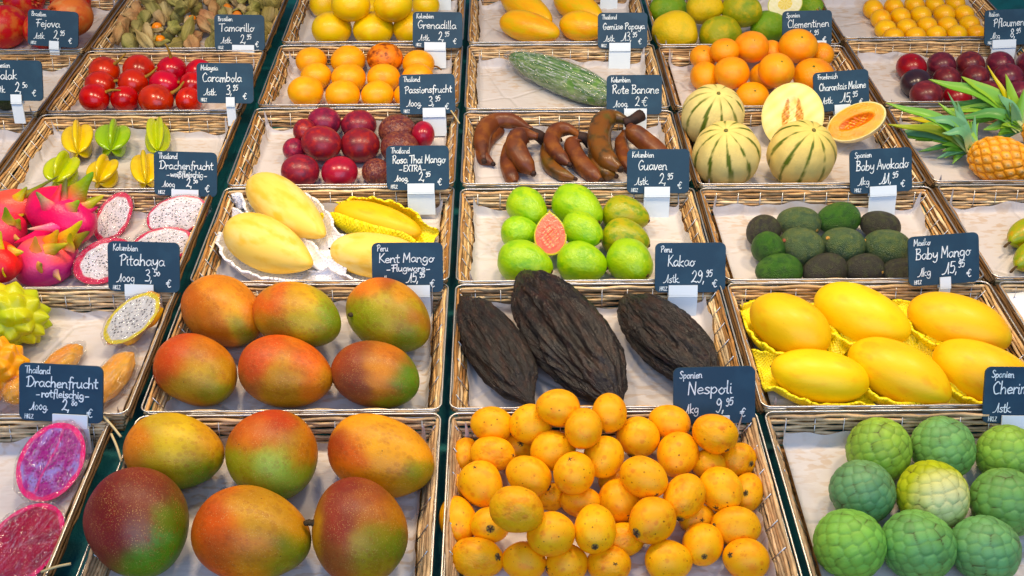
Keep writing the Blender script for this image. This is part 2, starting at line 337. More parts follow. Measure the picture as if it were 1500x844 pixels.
def tray(col, row, what, dx=0., liner=True, rot=0.):
    x0, x1 = COLX[col]; y0, y1 = (at(726, q, ZR)[1] for q in RIMS[col][row]); k = len(TRAY); tw = 1 if col in 'ABF' or (col == 'E' and row < 5 and row > 0) else 0
    e = bpy.data.objects.new('wicker_basket', None); COL.objects.link(e); e.empty_display_size = .05
    e.location = ((x0+x1)/2+dx, (y0+y1)/2, 0); e.rotation_euler.z = R_(rot); e.scale = ((x1-x0)/TW, (y1-y0)/TD, 1)
    tag(e, f'chrome rimmed wicker basket tray holding the {what}', 'basket', 'wicker baskets on the stall')
    for n, me in BASK[(2 if (row == 0 or (col == 'F' and row < 2) or (col == 'B' and row == 1)) else k % 2, tw)]: obj(n, me, e)
    if liner:
        l = obj('paper_liner', LIN[(k*3+row) % 5]); l.location = (e.location[0], e.location[1], .0015); l.rotation_euler.z = R_(rot); l.scale = (*e.scale[:2], 1)
        tag(l, f'white paper liner lying under the {what}', 'paper liner', 'paper liners in the baskets')
    TRAY[(col, row)] = dict(y0=y0, y1=y1, x0=x0, x1=x1, placed=[])
for col, row, what, *k in (
    ('B', 0, 'two wrapped red dragon fruit halves', -.004), ('C', 0, 'six largest red and green mangoes'), ('D', 0, 'orange loquat pile'), ('E', 0, 'green scaly cherimoyas'),
    ('B', 1, 'spiky yellow pitahayas and their halves', .014), ('C', 1, 'six mangoes behind the largest mangoes'), ('D', 1, 'three black cocoa pods'), ('E', 1, 'six golden mangoes in yellow foam nets'), ('F', 1, 'white sheet beside the golden mangoes'),
    ('B', 2, 'pink dragon fruits and white halves', .006), ('C', 2, 'four pale long mangoes in foam nets'), ('D', 2, 'green guavas and one cut guava'), ('E', 2, 'dark green baby avocados'), ('F', 2, 'two small stalked green pears'),
    ('A', 3, 'empty paper beside the star fruits'), ('B', 3, 'yellow and green star fruits'), ('C', 3, 'purple passion fruits'), ('D', 3, 'red brown bananas'), ('E', 3, 'striped melons'), ('F', 3, 'pineapples'),
    ('A', 4, 'dark salak behind its price sign'), ('B', 4, 'red tamarillos'), ('C', 4, 'orange granadillas'), ('D', 4, 'long wrapped green papaya'), ('E', 4, 'clementines'), ('F', 4, 'dark plums'),
    ('A', 5, 'red pomegranates'), ('B', 5, 'papery physalis'), ('C', 5, 'yellow maracujas'), ('D', 5, 'yellow papayas'), ('E', 5, 'green and yellow citrons'), ('F', 5, 'small yellow plums')):
    tray(col, row, what, k[0] if k else 0.)

# ---------------------------------------------------------------- putting a fruit where its picture outline says
def solve(px, py, L, W, phi, cr, z):
    c0 = at(px, py, z); J = jac(c0); a = R_(phi); d = np.array((math.cos(a), -math.sin(a))); e = np.array((-d[1], d[0]))
    E = (L/2)**2*np.outer(d, d) + (W/2)**2*np.outer(e, e); c = cr*W/2/scale_at(c0); P = np.linalg.inv(J[:, :2]); zc = J[:, 2]
    for _ in range(5):
        A = P @ (E - c*c*np.outer(zc, zc)) @ P.T; w, V = np.linalg.eigh(A)
        if w[0] > (.72*c)**2: break
        c *= .94
    w = np.maximum(w, (.6*c)**2); dx = V[:, 1]; J2 = J[:, :2]
    if (J2@dx)@d < 0: dx = -dx
    return c0, math.sqrt(w[1]), math.sqrt(w[0]), c, np.array((dx[0], dx[1], 0.))
def support(Rm, s, d): l = (Rm.T@d)/s; return 1/np.linalg.norm(l)
def place(t, px, py, L, W, phi=0, cr=.95, lift=0., pole=None, tight=.95, solid=True):
    """-> (matrix, centre): rests on the floor of tray t or on what is already there"""
    T = TRAY[t]; z = None
    c0, a, b, c, dx = solve(px, py, L, W, phi, cr, .03); z = .0025+lift+c*.97
    for it in range(90):
        c0, a, b, c, dx = solve(px, py, L, W, phi, cr, z); Rm = np.stack([dx, np.cross((0, 0, 1), dx), (0, 0, 1)], 1); s = np.array((a, b, c))
        if pole is not None:
            r = (a*b*c)**(1/3); s = np.array((r, r, r)); X = viewdir(c0, *pole); x, y, zz = basis(X); Rm = np.stack([X, x, y], 1)
        ry = support(Rm, s, np.array((0, 1., 0)))
        low = z-support(Rm, s, np.array((0, 0, 1.))) < .0015+lift*.0 and it == 0
        bad = c0[1] + ry*.9 > T['y1']-(SPL*.8 if z < ZR else 0)
        if not bad and solid:
            for C2, R2, s2 in T['placed']:
                dv = c0-C2; dist = np.linalg.norm(dv)
                if dist < 1e-6 or dist < tight*(support(Rm, s, dv/dist)+support(R2, s2, dv/dist)): bad = True; break
        if not bad: break
        z += .003
        if z > .17: break
    T['placed'].append((c0, Rm, s)); return frame(Rm[:, 0], Rm[:, 1], Rm[:, 2], c0, s), c0, Rm, s
def local(c0, Rm, s, u, v):
    d = (Rm.T@viewdir(c0, u, v)); q = d/s if False else d; return q/np.linalg.norm(q)
def stick(name, me, parent, d, size=1., spin=0., out=1.0):
    """a small part on the unit body of its parent, its +z pointing out along d"""
    x, y, z = basis(d); c, s = math.cos(spin), math.sin(spin); m = frame(x*c+y*s, y*c-x*s, z, np.asarray(d)*out, (size,)*3)
    o = bpy.data.objects.new(name, me); COL.objects.link(o); o.parent = parent; o.matrix_local = m; return o
def viewcols(Mx, v, c0, px, py, R, base, blobs, seed=0, bal=np.ones(3)):
    """skin colours of one fruit: patches of real colour round points of its visible side"""
    Wp = np.array([list(Mx @ Vector(p)) for p in v]); q = proj(Wp); u = (q[:, 0]-px)/R; w = -(q[:, 1]-py)/R
    n = snoise(v, 2.6, seed)*.13+snoise(v, 9, seed+1)*.05; n2 = snoise(v, 3.1, seed+9)*.13+snoise(v, 10, seed+2)*.05; col = np.tile(np.array(base), (len(v), 1))*.35; tot = np.full(len(v), .35)
    for bu, bw, br, bc in blobs:
        k = np.exp(-(((u+n-bu)**2+(w+n2-bw)**2)/br**2)*1.9)*2.8; col += k[:, None]*np.array(bc); tot += k
    return np.clip(col/tot[:, None]*bal*(1+.10*snoise(v, 7, seed+20)[:, None]), 0, 1)

# ================================================================ FRUIT
# ---- stems, scars and buttons shared by many fruit (unit-body scale)
def stem_mesh(name, h, r0, r1, col, bend=.3, seed=1, mat=None):
    P = catmull([(0, 0, -.06), (bend*.1, 0, h*.35), (bend*.5, .05*bend, h*.7), (bend, .1*bend, h)], 4); v, f = tube(P, np.linspace(r0, r1, len(P))*(1+.1*np.sin(np.arange(len(P))*2)), 8)
    return mesh(name, v, f, mat or M['stem'], vary(col, len(v), .15, seed))
M['stem'] = skin('stem_wood', attr=True, rough=.7, bump=((30, .5, 'n'),))
def star_scar(seed, col=S(104, 88, 66)):
    r = np.random.RandomState(seed); b = MB(); n = 5
    v = [(0, 0, .02)]; 
    for i in range(20): a = i*2*np.pi/20; q = .15*(1+.35*math.cos(5*a)+.15*r.normal()); v.append((q*math.cos(a), q*math.sin(a), .0+.012*math.cos(5*a)))
    b.add(v, [(0, i+1, (i+1) % 20+1) for i in range(20)], col)
    for k in range(5):
        a = k*2*np.pi/5+r.uniform(-.2, .2); w, f = tube([(0, 0, .03), (.1*math.cos(a), .1*math.sin(a), .045), (.2*math.cos(a), .2*math.sin(a), .01)], [.035, .03, .012], 5); b.add(w, f, np.array(S(74, 58, 42))*r.uniform(.6, 1.5))
    v = [(.22*math.cos(i*.3927), .22*math.sin(i*.3927), -.012) for i in range(16)]; b.add([(0, 0, .006)]+v, [(0, i+1, (i+1) % 16+1) for i in range(16)], S(176, 140, 70))
    return b.mesh('blossom_scar', M['stem'])
SCARS = [star_scar(i) for i in range(4)]

# ---- large mangoes
M['mango'] = skin('mango_skin', attr=True, rough=.5, spec=.36, coat=.04, spots=((7, .55, S(120, 60, 16), .25), (11, .4, S(150, 40, 20), .22), (25, .29, S(236, 196, 130), .36), (38, .32, S(226, 176, 110), .34), (4, .07, S(46, 30, 18), .9), (9, .09, S(60, 40, 20), .7)), bump=((30, .1, 'n'), (5, .12, 'n')))
Y, O, RD, MR, GR, OL = S(228, 172, 16), S(226, 120, 18), S(196, 48, 30), S(110, 24, 30), S(92, 124, 26), S(146, 138, 18)
MANGO = [
 ('C', 0, 255, 663, 148, 116, -8, OL, [(-.9, .1, .5, O), (.05, .55, .6, Y), (.75, .25, .35, S(226, 150, 30)), (.55, -.6, .5, GR), (-.4, -.7, .45, S(150, 140, 50)), (0, -.1, .5, S(200, 160, 24))], 'yellow orange mango with greenish base, back row behind the big maroon mango', .0),
 ('C', 0, 400, 667, 136, 134, -60, S(150, 150, 50), [(0, .95, .6, RD), (-.6, .5, .5, S(216, 92, 40)), (.85, .35, .4, O), (.0, -.2, .5, S(160, 170, 84)), (.2, -.9, .5, GR), (-.7, -.4, .4, S(170, 150, 60))], 'upright mango with red shoulder and green base, in the middle of the back row', .0),
 ('C', 0, 557, 669, 154, 118, -22, S(236, 148, 14), [(-.95, .2, .38, S(150, 44, 40)), (-.65, .0, .4, S(214, 92, 36)), (.2, .2, .7, S(240, 158, 10)), (.85, -.35, .3, S(130, 132, 24)), (.55, -.6, .25, S(190, 140, 24))], 'bright orange mango with dark red left end beside the loquat basket', .0),
 ('C', 0, 205, 767, 164, 158, -40, S(120, 60, 40), [(-.7, .5, .7, MR), (0, .8, .6, S(122, 44, 34)), (-.8, -.3, .5, S(140, 44, 48)), (.0, .0, .35, S(128, 84, 80)), (.75, .2, .35, S(104, 118, 20)), (.6, -.5, .55, S(86, 132, 44)), (0, -.85, .5, S(104, 138, 52)), (.45, -.2, .2, S(96, 140, 80))], 'biggest round mango, dark maroon with green side, lower corner of its basket', .0),
 ('C', 0, 368, 783, 170, 144, -12, S(222, 130, 40), [(-.7, .1, .6, S(214, 84, 44)), (-.3, -.2, .5, S(222, 100, 60)), (.3, .5, .5, S(200, 140, 30)), (.25, -.4, .5, S(228, 140, 50)), (.75, -.3, .4, S(104, 128, 28)), (.5, -.8, .35, S(90, 140, 50)), (0, .9, .3, S(190, 120, 30))], 'orange mango with pinkish left cheek between the two maroon mangoes', .0),
 ('C', 0, 522, 776, 156, 142, 112, S(170, 110, 50), [(-.1, .75, .5, S(130, 34, 44)), (-.3, .1, .45, S(146, 48, 48)), (-.85, .0, .22, S(206, 138, 30)), (.4, .3, .35, S(178, 96, 50)), (.75, .3, .3, S(190, 120, 20)), (.75, -.4, .4, S(110, 124, 28)), (.2, -.7, .5, S(178, 140, 50)), (-.3, -.7, .4, S(170, 76, 56))], 'speckled maroon mango with dark stem, nearest to the loquats', .0),
 ('C', 1, 328, 457, 122, 104, -30, S(212, 124, 16), [(-.85, .2, .4, S(190, 92, 30)), (.1, .4, .5, S(226, 136, 12)), (.25, .0, .35, S(226, 164, 20)), (.3, -.35, .3, S(160, 148, 28)), (.6, -.8, .35, S(104, 112, 26)), (-.4, -.7, .4, S(150, 88, 34)), (.8, .5, .3, S(206, 112, 20))], 'amber mango in the corner beneath the cut pink dragon fruits', .0),
 ('C', 1, 438, 461, 134, 95, -12, S(180, 150, 24), [(-.8, .2, .45, S(208, 82, 40)), (-.4, .6, .3, S(220, 90, 40)), (.0, .5, .45, S(216, 146, 24)), (.75, .0, .35, S(112, 130, 24)), (.2, -.2, .4, S(180, 148, 20)), (-.6, -.5, .4, S(150, 108, 40)), (.5, -.6, .3, S(110, 120, 30))], 'mango blending red to olive green beneath the white foam nets', .0),
 ('C', 1, 571, 464, 128, 102, -33, S(166, 140, 22), [(-.5, .75, .35, S(232, 116, 16)), (0, .9, .35, S(190, 84, 30)), (.5, .5, .3, S(206, 130, 20)), (-.4, -.1, .4, S(150, 144, 22)), (.3, -.1, .4, S(170, 134, 24)), (.85, -.2, .3, S(176, 100, 20)), (.4, -.8, .3, S(120, 124, 30))], 'olive mango with orange shoulder and stub of stem below the slate sign', .0),
 ('C', 1, 288, 543, 130, 103, -14, S(190, 126, 50), [(-.6, .5, .55, S(204, 70, 40)), (-.9, -.1, .4, S(190, 62, 50)), (.3, .6, .4, S(216, 120, 30)), (.7, .1, .35, S(190, 130, 24)), (.1, -.4, .45, S(186, 140, 66)), (.6, -.6, .4, S(134, 130, 36))], 'red mango with tan belly at the front corner beside the wrapped pitahaya', .0),
 ('C', 1, 418, 545, 137, 106, -16, S(196, 128, 50), [(-.3, .75, .5, S(216, 84, 36)), (.6, .35, .4, S(222, 96, 26)), (-.8, .2, .4, S(204, 76, 60)), (.1, .0, .4, S(196, 134, 50)), (.0, -.7, .4, S(160, 120, 50)), (.7, -.3, .3, S(216, 116, 30)), (-.8, -.4, .3, S(160, 90, 60))], 'coral red mango with tan middle, centre of the front row of six', .0),
 ('C', 1, 551, 549, 134, 98, -11, S(150, 100, 50), [(-.7, .3, .5, S(150, 58, 44)), (-.6, -.3, .5, S(130, 62, 54)), (.2, .5, .35, S(206, 112, 30)), (.0, .0, .3, S(206, 124, 60)), (.75, .0, .4, S(96, 130, 30)), (.8, -.4, .3, S(90, 132, 30)), (.4, -.6, .3, S(120, 124, 36))], 'brown red mango with clear green tip beside the cocoa pod basket', .0)]
for i, (col, row, px, py, L, W, phi, base, blobs, lab, lift) in enumerate(MANGO):
    v, f = egg(-.09, .93, .03, 40+i, 36, 56, freq=1.9, tail=.08, nose=-.14 if i % 2 else .12)
    Mx, c0, Rm, s = place((col, row), px, py, L*.985, W*.985, phi, .93)
    o = obj('mango', mesh('mango', v, f, M['mango'], viewcols(Mx, v, c0, px, py, L/2, base, blobs, i, np.array((.84, 1.05, .8)))), mat4=Mx); tag(o, lab, 'mango', 'large mangoes')
    if i in (5, 8): stick('stem', stem_mesh('stem', .16, .07, .05, S(60, 48, 30), .05), o, local(c0, Rm, s, -.93 if i == 8 else -.9, .12 if i == 8 else .3), 1, 0, .98)

# ---- cocoa pods
M['cocoa'] = skin('cocoa_husk', [S(18, 12, 11), S(11, 8, 10), S(46, 25, 17)], mott=3.5, rough=.45, spec=.3, coat=.42, spots=((24, .2, S(150, 132, 116), .5),), bump=((14, .6, 'n'), (40, .5, 'n')))
for i, (px, py, L, W, phi, lab, lift) in enumerate(((727, 513, 200, 86, -54, 'smallest blackish cocoa pod leaning by the basket side nearest the mangoes', 0), (836, 495, 254, 118, -52, 'largest wrinkled black cocoa pod, lying between the two others', 0), (984, 502, 206, 94, -43, 'black cocoa pod partly hidden behind the Nespoli price sign', 0))):
    v, f = egg(-.1, 1.0, 0, 1, 170, 230); x = v[:, 0].copy(); ph = np.arctan2(v[:, 2], v[:, 1])
    tw = ph + .3*snoise(v, 2.2, 5+i); rid = np.abs(np.cos(5*tw))**1.3; st = v*np.array((.75, 2.6, 2.6))
    wr = 1-np.abs(snoise(st, 5.5, 31+i, 2)); wr2 = 1-np.abs(snoise(st, 13, 41+i, 2)); wr3 = 1-np.abs(snoise(st, 27, 51+i, 1))
    g = (1-.17*(1-rid)*(1-x**4) + .045*(wr-.4) + .050*(wr2-.4) + .022*(wr3-.4))*np.maximum(.02, 1-x*x)**np.where(x > 0, .30, .12); v[:, 1] *= g; v[:, 2] *= g
    pin = 1-.28*np.clip(x-.62, 0, 1)/.38-.15*np.clip(-x-.75, 0, 1)/.25; v[:, 1] *= pin; v[:, 2] *= pin; v[:, 0] += .03*snoise(v, 5, 3+i)
    Mx, c0, Rm, s = place(('D', 1), px, py, L, W, phi, .82); Mx[2][3] += .0
    o = obj('cocoa_pod', mesh('cocoa_pod', v, f, M['cocoa']), mat4=Mx); tag(o, lab, 'cocoa pod', 'cocoa pods')
    stick('stem', stem_mesh('stem', .05, .13, .1, S(50, 38, 30), .02), o, (-1, 0, 0), 1, 0, .98)

# ---- loquats
M['loquat_b'] = skin('scuffed_loquat_skin', [S(246, 176, 18), S(234, 152, 26), S(238, 178, 70)], mott=1.6, rough=.45, spec=.3, spots=((3, .2, S(120, 66, 26), .75), (8, .2, S(110, 60, 24), .65), (1.8, .4, S(200, 116, 30), .6)), bump=((6, .25, 'n'),), rnd=.08)
M['loquat'] = skin('loquat_skin', [S(250, 180, 16), S(246, 162, 14), S(244, 186, 54)], mott=1.6, rough=.48, spec=.3, coat=.02, spots=((3.0, .17, S(120, 66, 22), .85), (7, .2, S(150, 84, 24), .65), (2.2, .34, S(214, 130, 24), .6)), bump=((24, .07, 'n'),), rnd=.08, sss=.0)
LQ = []
for i in range(5):
    v, f = egg(-.10+.05*i, 1, .035, 80+i, 24, 36, freq=2.1); LQ.append(mesh('loquat', v, f, M['loquat']))
LQB = []
for i in range(2): LQB.append(mesh('loquat', *egg(.05*i-.04, 1, .05, 95+i, 24, 36, freq=2.6), M['loquat_b']))
LOQ = {  # (x, y, long, short, tilt, layer, scar)
 'back': [(720, 622, 60, 53, -5, 1, (.85, -.4)), (777, 622, 58, 56, -20, 1, None), (817, 597, 62, 54, 0, 2, None), (855, 627, 56, 53, 80, 2, None), (892, 605, 56, 50, 80, 2, (-.3, -.85)), (934, 641, 60, 58, 0, 2, (-.2, -.9)), (980, 619, 60, 49, -15, 1, (-.85, -.2)), (1047, 636, 66, 57, -15, 2, (.62, -.62))],
 'second': [(681, 665, 46, 40, 70, 0, (.1, -.7)), (722, 664, 60, 50, -10, 1, (.9, -.1)), (757, 656, 48, 44, 0, 0, (.2, .3)), (810, 660, 62, 57, 0, 1, None), (884, 671, 61, 57, 80, 1, (-.85, -.2)), (991, 667, 66, 59, 80, 2, None), (1037, 681, 48, 44, 0, 0, (.0, -.75)), (1080, 673, 55, 50, -10, 0, (.75, -.05))],
 'third': [(672, 713, 38, 34, 0, 0, None), (705, 709, 67, 60, -60, 1, (-.25, .75)), (774, 697, 66, 57, -25, 1, (.85, -.5)), (841, 693, 61, 58, 60, 2, (-.25, .65)), (897, 706, 40, 38, 0, 0, None), (943, 699, 69, 57, -30, 2, (.55, -.65)), (1003, 728, 67, 58, 70, 1, (.0, -.88)), (1056, 717, 67, 60, -50, 1, (-.1, -.8)), (1095, 721, 54, 46, 80, 0, (-.1, .1))],
 'fourth': [(671, 760, 66, 53, -75, 0, (.2, -.85)), (718, 769, 54, 51, 0, 0, (.0, -.2)), (757, 745, 73, 67, -20, 2, None), (806, 728, 46, 42, 0, 0, None), (850, 736, 60, 44, -5, 0, None), (907, 733, 64, 60, -50, 1, (.55, -.55)), (1020, 760, 52, 42, 0, 0, (.35, .0)), (1077, 771, 70, 59, -5, 1, (-.8, -.2))],
 'fifth': [(807, 782, 66, 64, 0, 1, None), (871, 775, 70, 60, 85, 1, (.1, -.6)), (955, 764, 69, 65, 60, 2, (-.55, -.5)), (912, 790, 58, 50, 0, 0, None), (1029, 799, 62, 58, 90, 0, (.2, -.4))],
 'front': [(699, 816, 71, 59, -12, 1, (.8, .0)), (767, 822, 62, 58, 0, 0, (.85, .1)), (830, 826, 58, 57, 0, 0, (-.9, -.3)), (892, 828, 62, 57, 0, 0, (.3, .1)), (978, 822, 67, 59, -10, 0, None), (1092, 820, 67, 60, -15, 1, (-.65, .05))]}
allq = [(r, j, q) for r, l in LOQ.items() for j, q in enumerate(l)]
for n, (r, j, q) in enumerate(sorted(allq, key=lambda t: (t[2][5], t[2][1]))):
    px, py, L, W, phi, lay, sc = q
    Mx, c0, Rm, s = place(('D', 0), px, py, L*1.06, W*1.04, phi, .95, tight=.9); o = obj('loquat', LQ[n % 5] if n % 5 != 2 else LQB[n % 2], mat4=Mx)
    k = 'loquat showing its dark scar' if sc else 'smooth orange loquat'
    tag(o, f'{k}, {ORD[j]} from the left in the {r} row', 'loquat', 'loquats in a pile')
    if sc: stick('blossom_scar', SCARS[n % 4], o, local(c0, Rm, s, *sc), (.95, .7, .8, 1.05)[n % 4], n, .985)

# ---- cherimoyas
M['cheri'] = skin('cherimoya_skin', attr=True, rough=.5, spec=.35, spots=((16, .09, S(60, 44, 22), .9),), bump=((14, .12, 'n'),))
def cherimoya(seed, c1, c2, pale=None):
    v, f = ball(110, 150); pts = fib(115, seed); f1, f2, ci = cells(v, pts); e = np.clip((f2-f1)/.11, 0, 1); e = e*e*(3-2*e)
    u = v/np.linalg.norm(v, axis=1)[:, None]; r = np.random.RandomState(seed); t = r.uniform(.85, 1.12, len(pts))[ci][:, None]
    v = u*(1+.014*e+.022*(1-np.clip(f1/.24, 0, 1)**2)+.03*snoise(u, 1.7, seed)-.05*np.clip(-u[:, 0], 0, 1)**2)[:, None]; v[:, 0] *= 1.05
    mixn = np.clip(.5+.35*snoise(u, 1.5, seed+3)[:, None], 0, 1); col = (np.array(c1)*(1-mixn)+np.array(c2)*mixn)*t
    if pale is not None: k = np.clip(1.6*(u@pale)-.5, 0, 1)[:, None]; col = col*(1-k)+np.array(S(222, 220, 160))*k
    edge = np.clip((f2-f1)/.035, 0, 1)[:, None]; lum = 1+.16*(1-np.clip(f1/.2, 0, 1))[:, None]-.08; col = (col*lum)*(.68+.32*edge)+(1-edge)*np.array(S(86, 96, 40))*.2
    br = np.clip(snoise(u, 9, seed+5)-.55, 0, 1)[:, None]*(1-.8*edge); col = col*(1-br)+np.array(S(60, 40, 20))*br
    v[:, 0] *= 1-.05*np.exp(-(1-u[:, 0])/.05); return mesh('cherimoya', v, f, M['cheri'], np.clip(col, 0, 1))
G1, G2, G3 = S(138, 178, 90), S(112, 160, 104), S(156, 184, 84)
for i, (px, py, d, w, c1, c2, lab) in enumerate((
    (1288, 660, 98, 92, G1, G3, 'light green cherimoya in the back row, nearest the orange loquats'), (1381, 657, 97, 90, G2, G1, 'deep green cherimoya in the middle of the back row'), (1476, 667, 96, 86, G3, G1, 'yellowish green cherimoya with dark top below the Cherimoya price sign'),
    (1263, 721, 98, 88, S(124, 160, 104), S(108, 150, 104), 'blue green cherimoya in the middle row, nearest the loquats'), (1366, 726, 104, 100, S(176, 186, 66), S(196, 200, 90), 'pale yellow cherimoya with whitish side in the very middle'), (1473, 737, 102, 98, S(126, 164, 88), S(104, 154, 96), 'mid green cherimoya with faint plates at the end of the middle row'),
    (1245, 798, 102, 102, S(130, 182, 92), S(148, 186, 84), 'bright grass green cherimoya at the front corner nearest the loquats'), (1343, 798, 102, 104, S(124, 172, 94), S(110, 160, 102), 'green cherimoya with big plates in the middle of the front row'), (1441, 806, 104, 100, S(110, 160, 100), S(122, 166, 108), 'dark green cherimoya with fine plates at the end of the front row'))):
    Mx, c0, Rm, s = place(('E', 0), px, py, d, w, 0, .95, pole=(.1*(i % 3)-.1, .93), tight=.9)
    pale = None
    if i == 4: q = Rm.T@viewdir(c0, .5, -.05); pale = q
    o = obj('cherimoya', cherimoya(20+i, c1, c2, pale), mat4=Mx); tag(o, lab, 'cherimoya', 'cherimoyas')

# ---- foam nets and long mangoes
M['ymango'] = skin('golden_mango_skin', [S(252, 202, 40), S(252, 190, 24), S(250, 206, 84)], mott=.9, rough=.46, spec=.34, coat=.03, spots=((5, .06, S(110, 66, 20), .8), (11, .1, S(190, 130, 30), .4), (1.6, .45, S(246, 170, 30), .5)), bump=((20, .05, 'n'), (3, .1, 'n')), rnd=.10)
M['pmango'] = skin('pale_mango_skin', [S(244, 212, 122), S(246, 220, 146), S(238, 196, 100)], mott=1.2, rough=.45, spec=.35, spots=((7, .05, S(110, 74, 30), .8), (24, .1, S(190, 140, 50), .3)), bump=((20, .04, 'n'),), rnd=.05)
def net(tk, Mx, mat, lab, seed, u0=-1.5, u1=1.15, top=1.7, scale=1.2, flap=.8, ruff=.03):
    """open trough of soft foam net under a fruit; past the fruit's ends it lies as a flat flap"""
    nu, nv = 80, 44; v = []; uv = []
    for i in range(nu+1):
        u = u0+(u1-u0)*i/nu; cr = math.sqrt(max(0, 1-min(1, abs(u)*.9)**2)); k = min(1, max(0, (abs(u)-.75)/.35)); k = k*k*(3-2*k)
        end = max(0, abs(u)-1); qy = scale*cr*(1-k)+flap*k*(1-.15*end); qz = scale*max(cr, .3)*(1-k)+.72*k
        for j in range(nv+1):
            t = j/nv; a = top+(2*math.pi-2*top)*t; edge = abs(t-.5)*2
            r = 1+ruff*math.sin(u*13+seed)*edge**3+ruff*.7*math.sin(u*29+seed*2+t*3)*edge**5
            y, z = math.sin(a)*qy*r, math.cos(a)*qz*r
            if k > 0: z = z*(1-.25*k)-.30*k+.16*k*math.sin(y*6+seed)*edge
            v.append((u, y, max(z, -1.0))); uv.append((u*19, t*22))
    f = [(i*(nv+1)+j, (i+1)*(nv+1)+j, (i+1)*(nv+1)+j+1, i*(nv+1)+j+1) for i in range(nu) for j in range(nv)]
    v = np.array(v); v += .018*np.stack([snoise(v, 6, seed+k, 2) for k in range(3)], 1); v[:, 2] = np.maximum(v[:, 2], -1.0)
    T = TRAY[tk]; A = np.array(Mx); w = v@A[:3, :3].T+A[:3, 3]; inset = .006+SPL*np.clip(1-w[:, 2]/ZR, 0, 1)+.004
    w[:, 0] = np.clip(w[:, 0], T['x0']+inset, T['x1']-inset); w[:, 1] = np.clip(w[:, 1], T['y0']+inset, T['y1']-inset); v = (w-A[:3, 3])@np.linalg.inv(A[:3, :3]).T
    o = obj('foam_net', mesh('foam_net', v, f, mat, uv=uv), mat4=Mx); md = o.modifiers.new('thick', 'SOLIDIFY'); md.thickness = .075; md.offset = 0
    tag(o, lab, 'foam net', 'foam nets under mangoes'); return o
for i, (px, py, L, W, phi, lab, nl) in enumerate((
    (1158, 476, 132, 84, -27, 'golden mango at the back corner nearest the cocoa pods', 'back row net nearest the cocoa pods'), (1262, 462, 150, 84, -24, 'golden mango in the middle of the back row', 'middle net of the back row'), (1405, 474, 158, 82, -17, 'golden mango at the end of the back row below the Baby Mango sign', 'back row net below the Baby Mango sign'),
    (1201, 550, 148, 77, -11, 'paler golden mango with stem dot at the front corner nearest the cocoa pods', 'front row net nearest the cocoa pods'), (1317, 546, 164, 84, -24, 'golden mango in the middle of the front row above the cherimoyas', 'middle net of the front row'), (1442, 546, 166, 86, -22, 'golden mango in the front row partly behind the Cherimoya sign', 'front row net partly behind the Cherimoya sign'))):
    v, f = egg((.02, -.05, -.02, .04, -.06, .0)[i], .93, .02, 140+i, 36, 52, freq=1.7, tail=(.05, .12, .08, .02, .14, .1)[i], nose=(-.06, .08, -.12, .04, -.08, .1)[i])
    Mx, c0, Rm, s = place(('E', 1), px, py, L, W, phi, .92, lift=.004, tight=.93)
    o = obj('golden_mango', mesh('golden_mango', v, f, M['ymango']), mat4=Mx); tag(o, lab, 'mango', 'golden mangoes')
    stick('stem', stem_mesh('stem', .03, .035, .03, S(96, 64, 26), .0), o, (-1, 0, 0), 1, 0, .99)
    net(('E', 1), Mx, M['net_y'], f'yellow foam net around a golden mango, {nl}', 300+i, scale=1.27, u0=-1.62 if i in (0, 3) else -1.42, flap=1.0 if i in (0, 3) else .85)
for i, (px, py, L, W, phi, lab) in enumerate(((419, 304, 138, 70, -40, 'pale yellow mango with tapering tip, behind the other left one'), (393, 361, 140, 78, -26, 'pale yellow mango with dotted tip at the front of its basket'), (553, 324, 132, 50, -15, 'deep yellow mango sunk inside a yellow foam sleeve'), (556, 376, 150, 68, -8, 'pale yellow mango partly behind the Kent Mango sign'))):
    v, f = egg(-.16 if i < 2 else -.06, .92, .016, 160+i, 36, 52, freq=1.6, tail=.30 if i < 2 else .05, nose=.2 if i < 2 else -.05)
    Mx, c0, Rm, s = place(('C', 2), px, py, L, W, phi, .9, lift=.004, tight=.9)
    o = obj('long_mango', mesh('long_mango', v, f, M['ymango'] if i == 2 else M['pmango']), mat4=Mx); tag(o, lab, 'mango', 'long pale mangoes')
    if i == 3: stick('stem', stem_mesh('stem', .04, .05, .04, S(40, 30, 20), .0), o, (-1, 0, 0), 1, 0, .99)
    if i == 2: net(('C', 2), Mx, M['net_y'], 'deep yellow foam sleeve wrapped high around one mango', 320, top=.95, u0=-1.16, u1=1.18, scale=1.32, flap=.95, ruff=.05)
    else: net(('C', 2), Mx, M['net_w'], ('white foam net under the rear pale mango', 'white foam net under the front pale mango with dotted tip', '', 'white foam net under the pale mango behind the sign')[i], 321+i, u0=-1.5 if i < 2 else -1.25, u1=1.4 if i < 2 else 1.1, scale=1.36, flap=1.05)

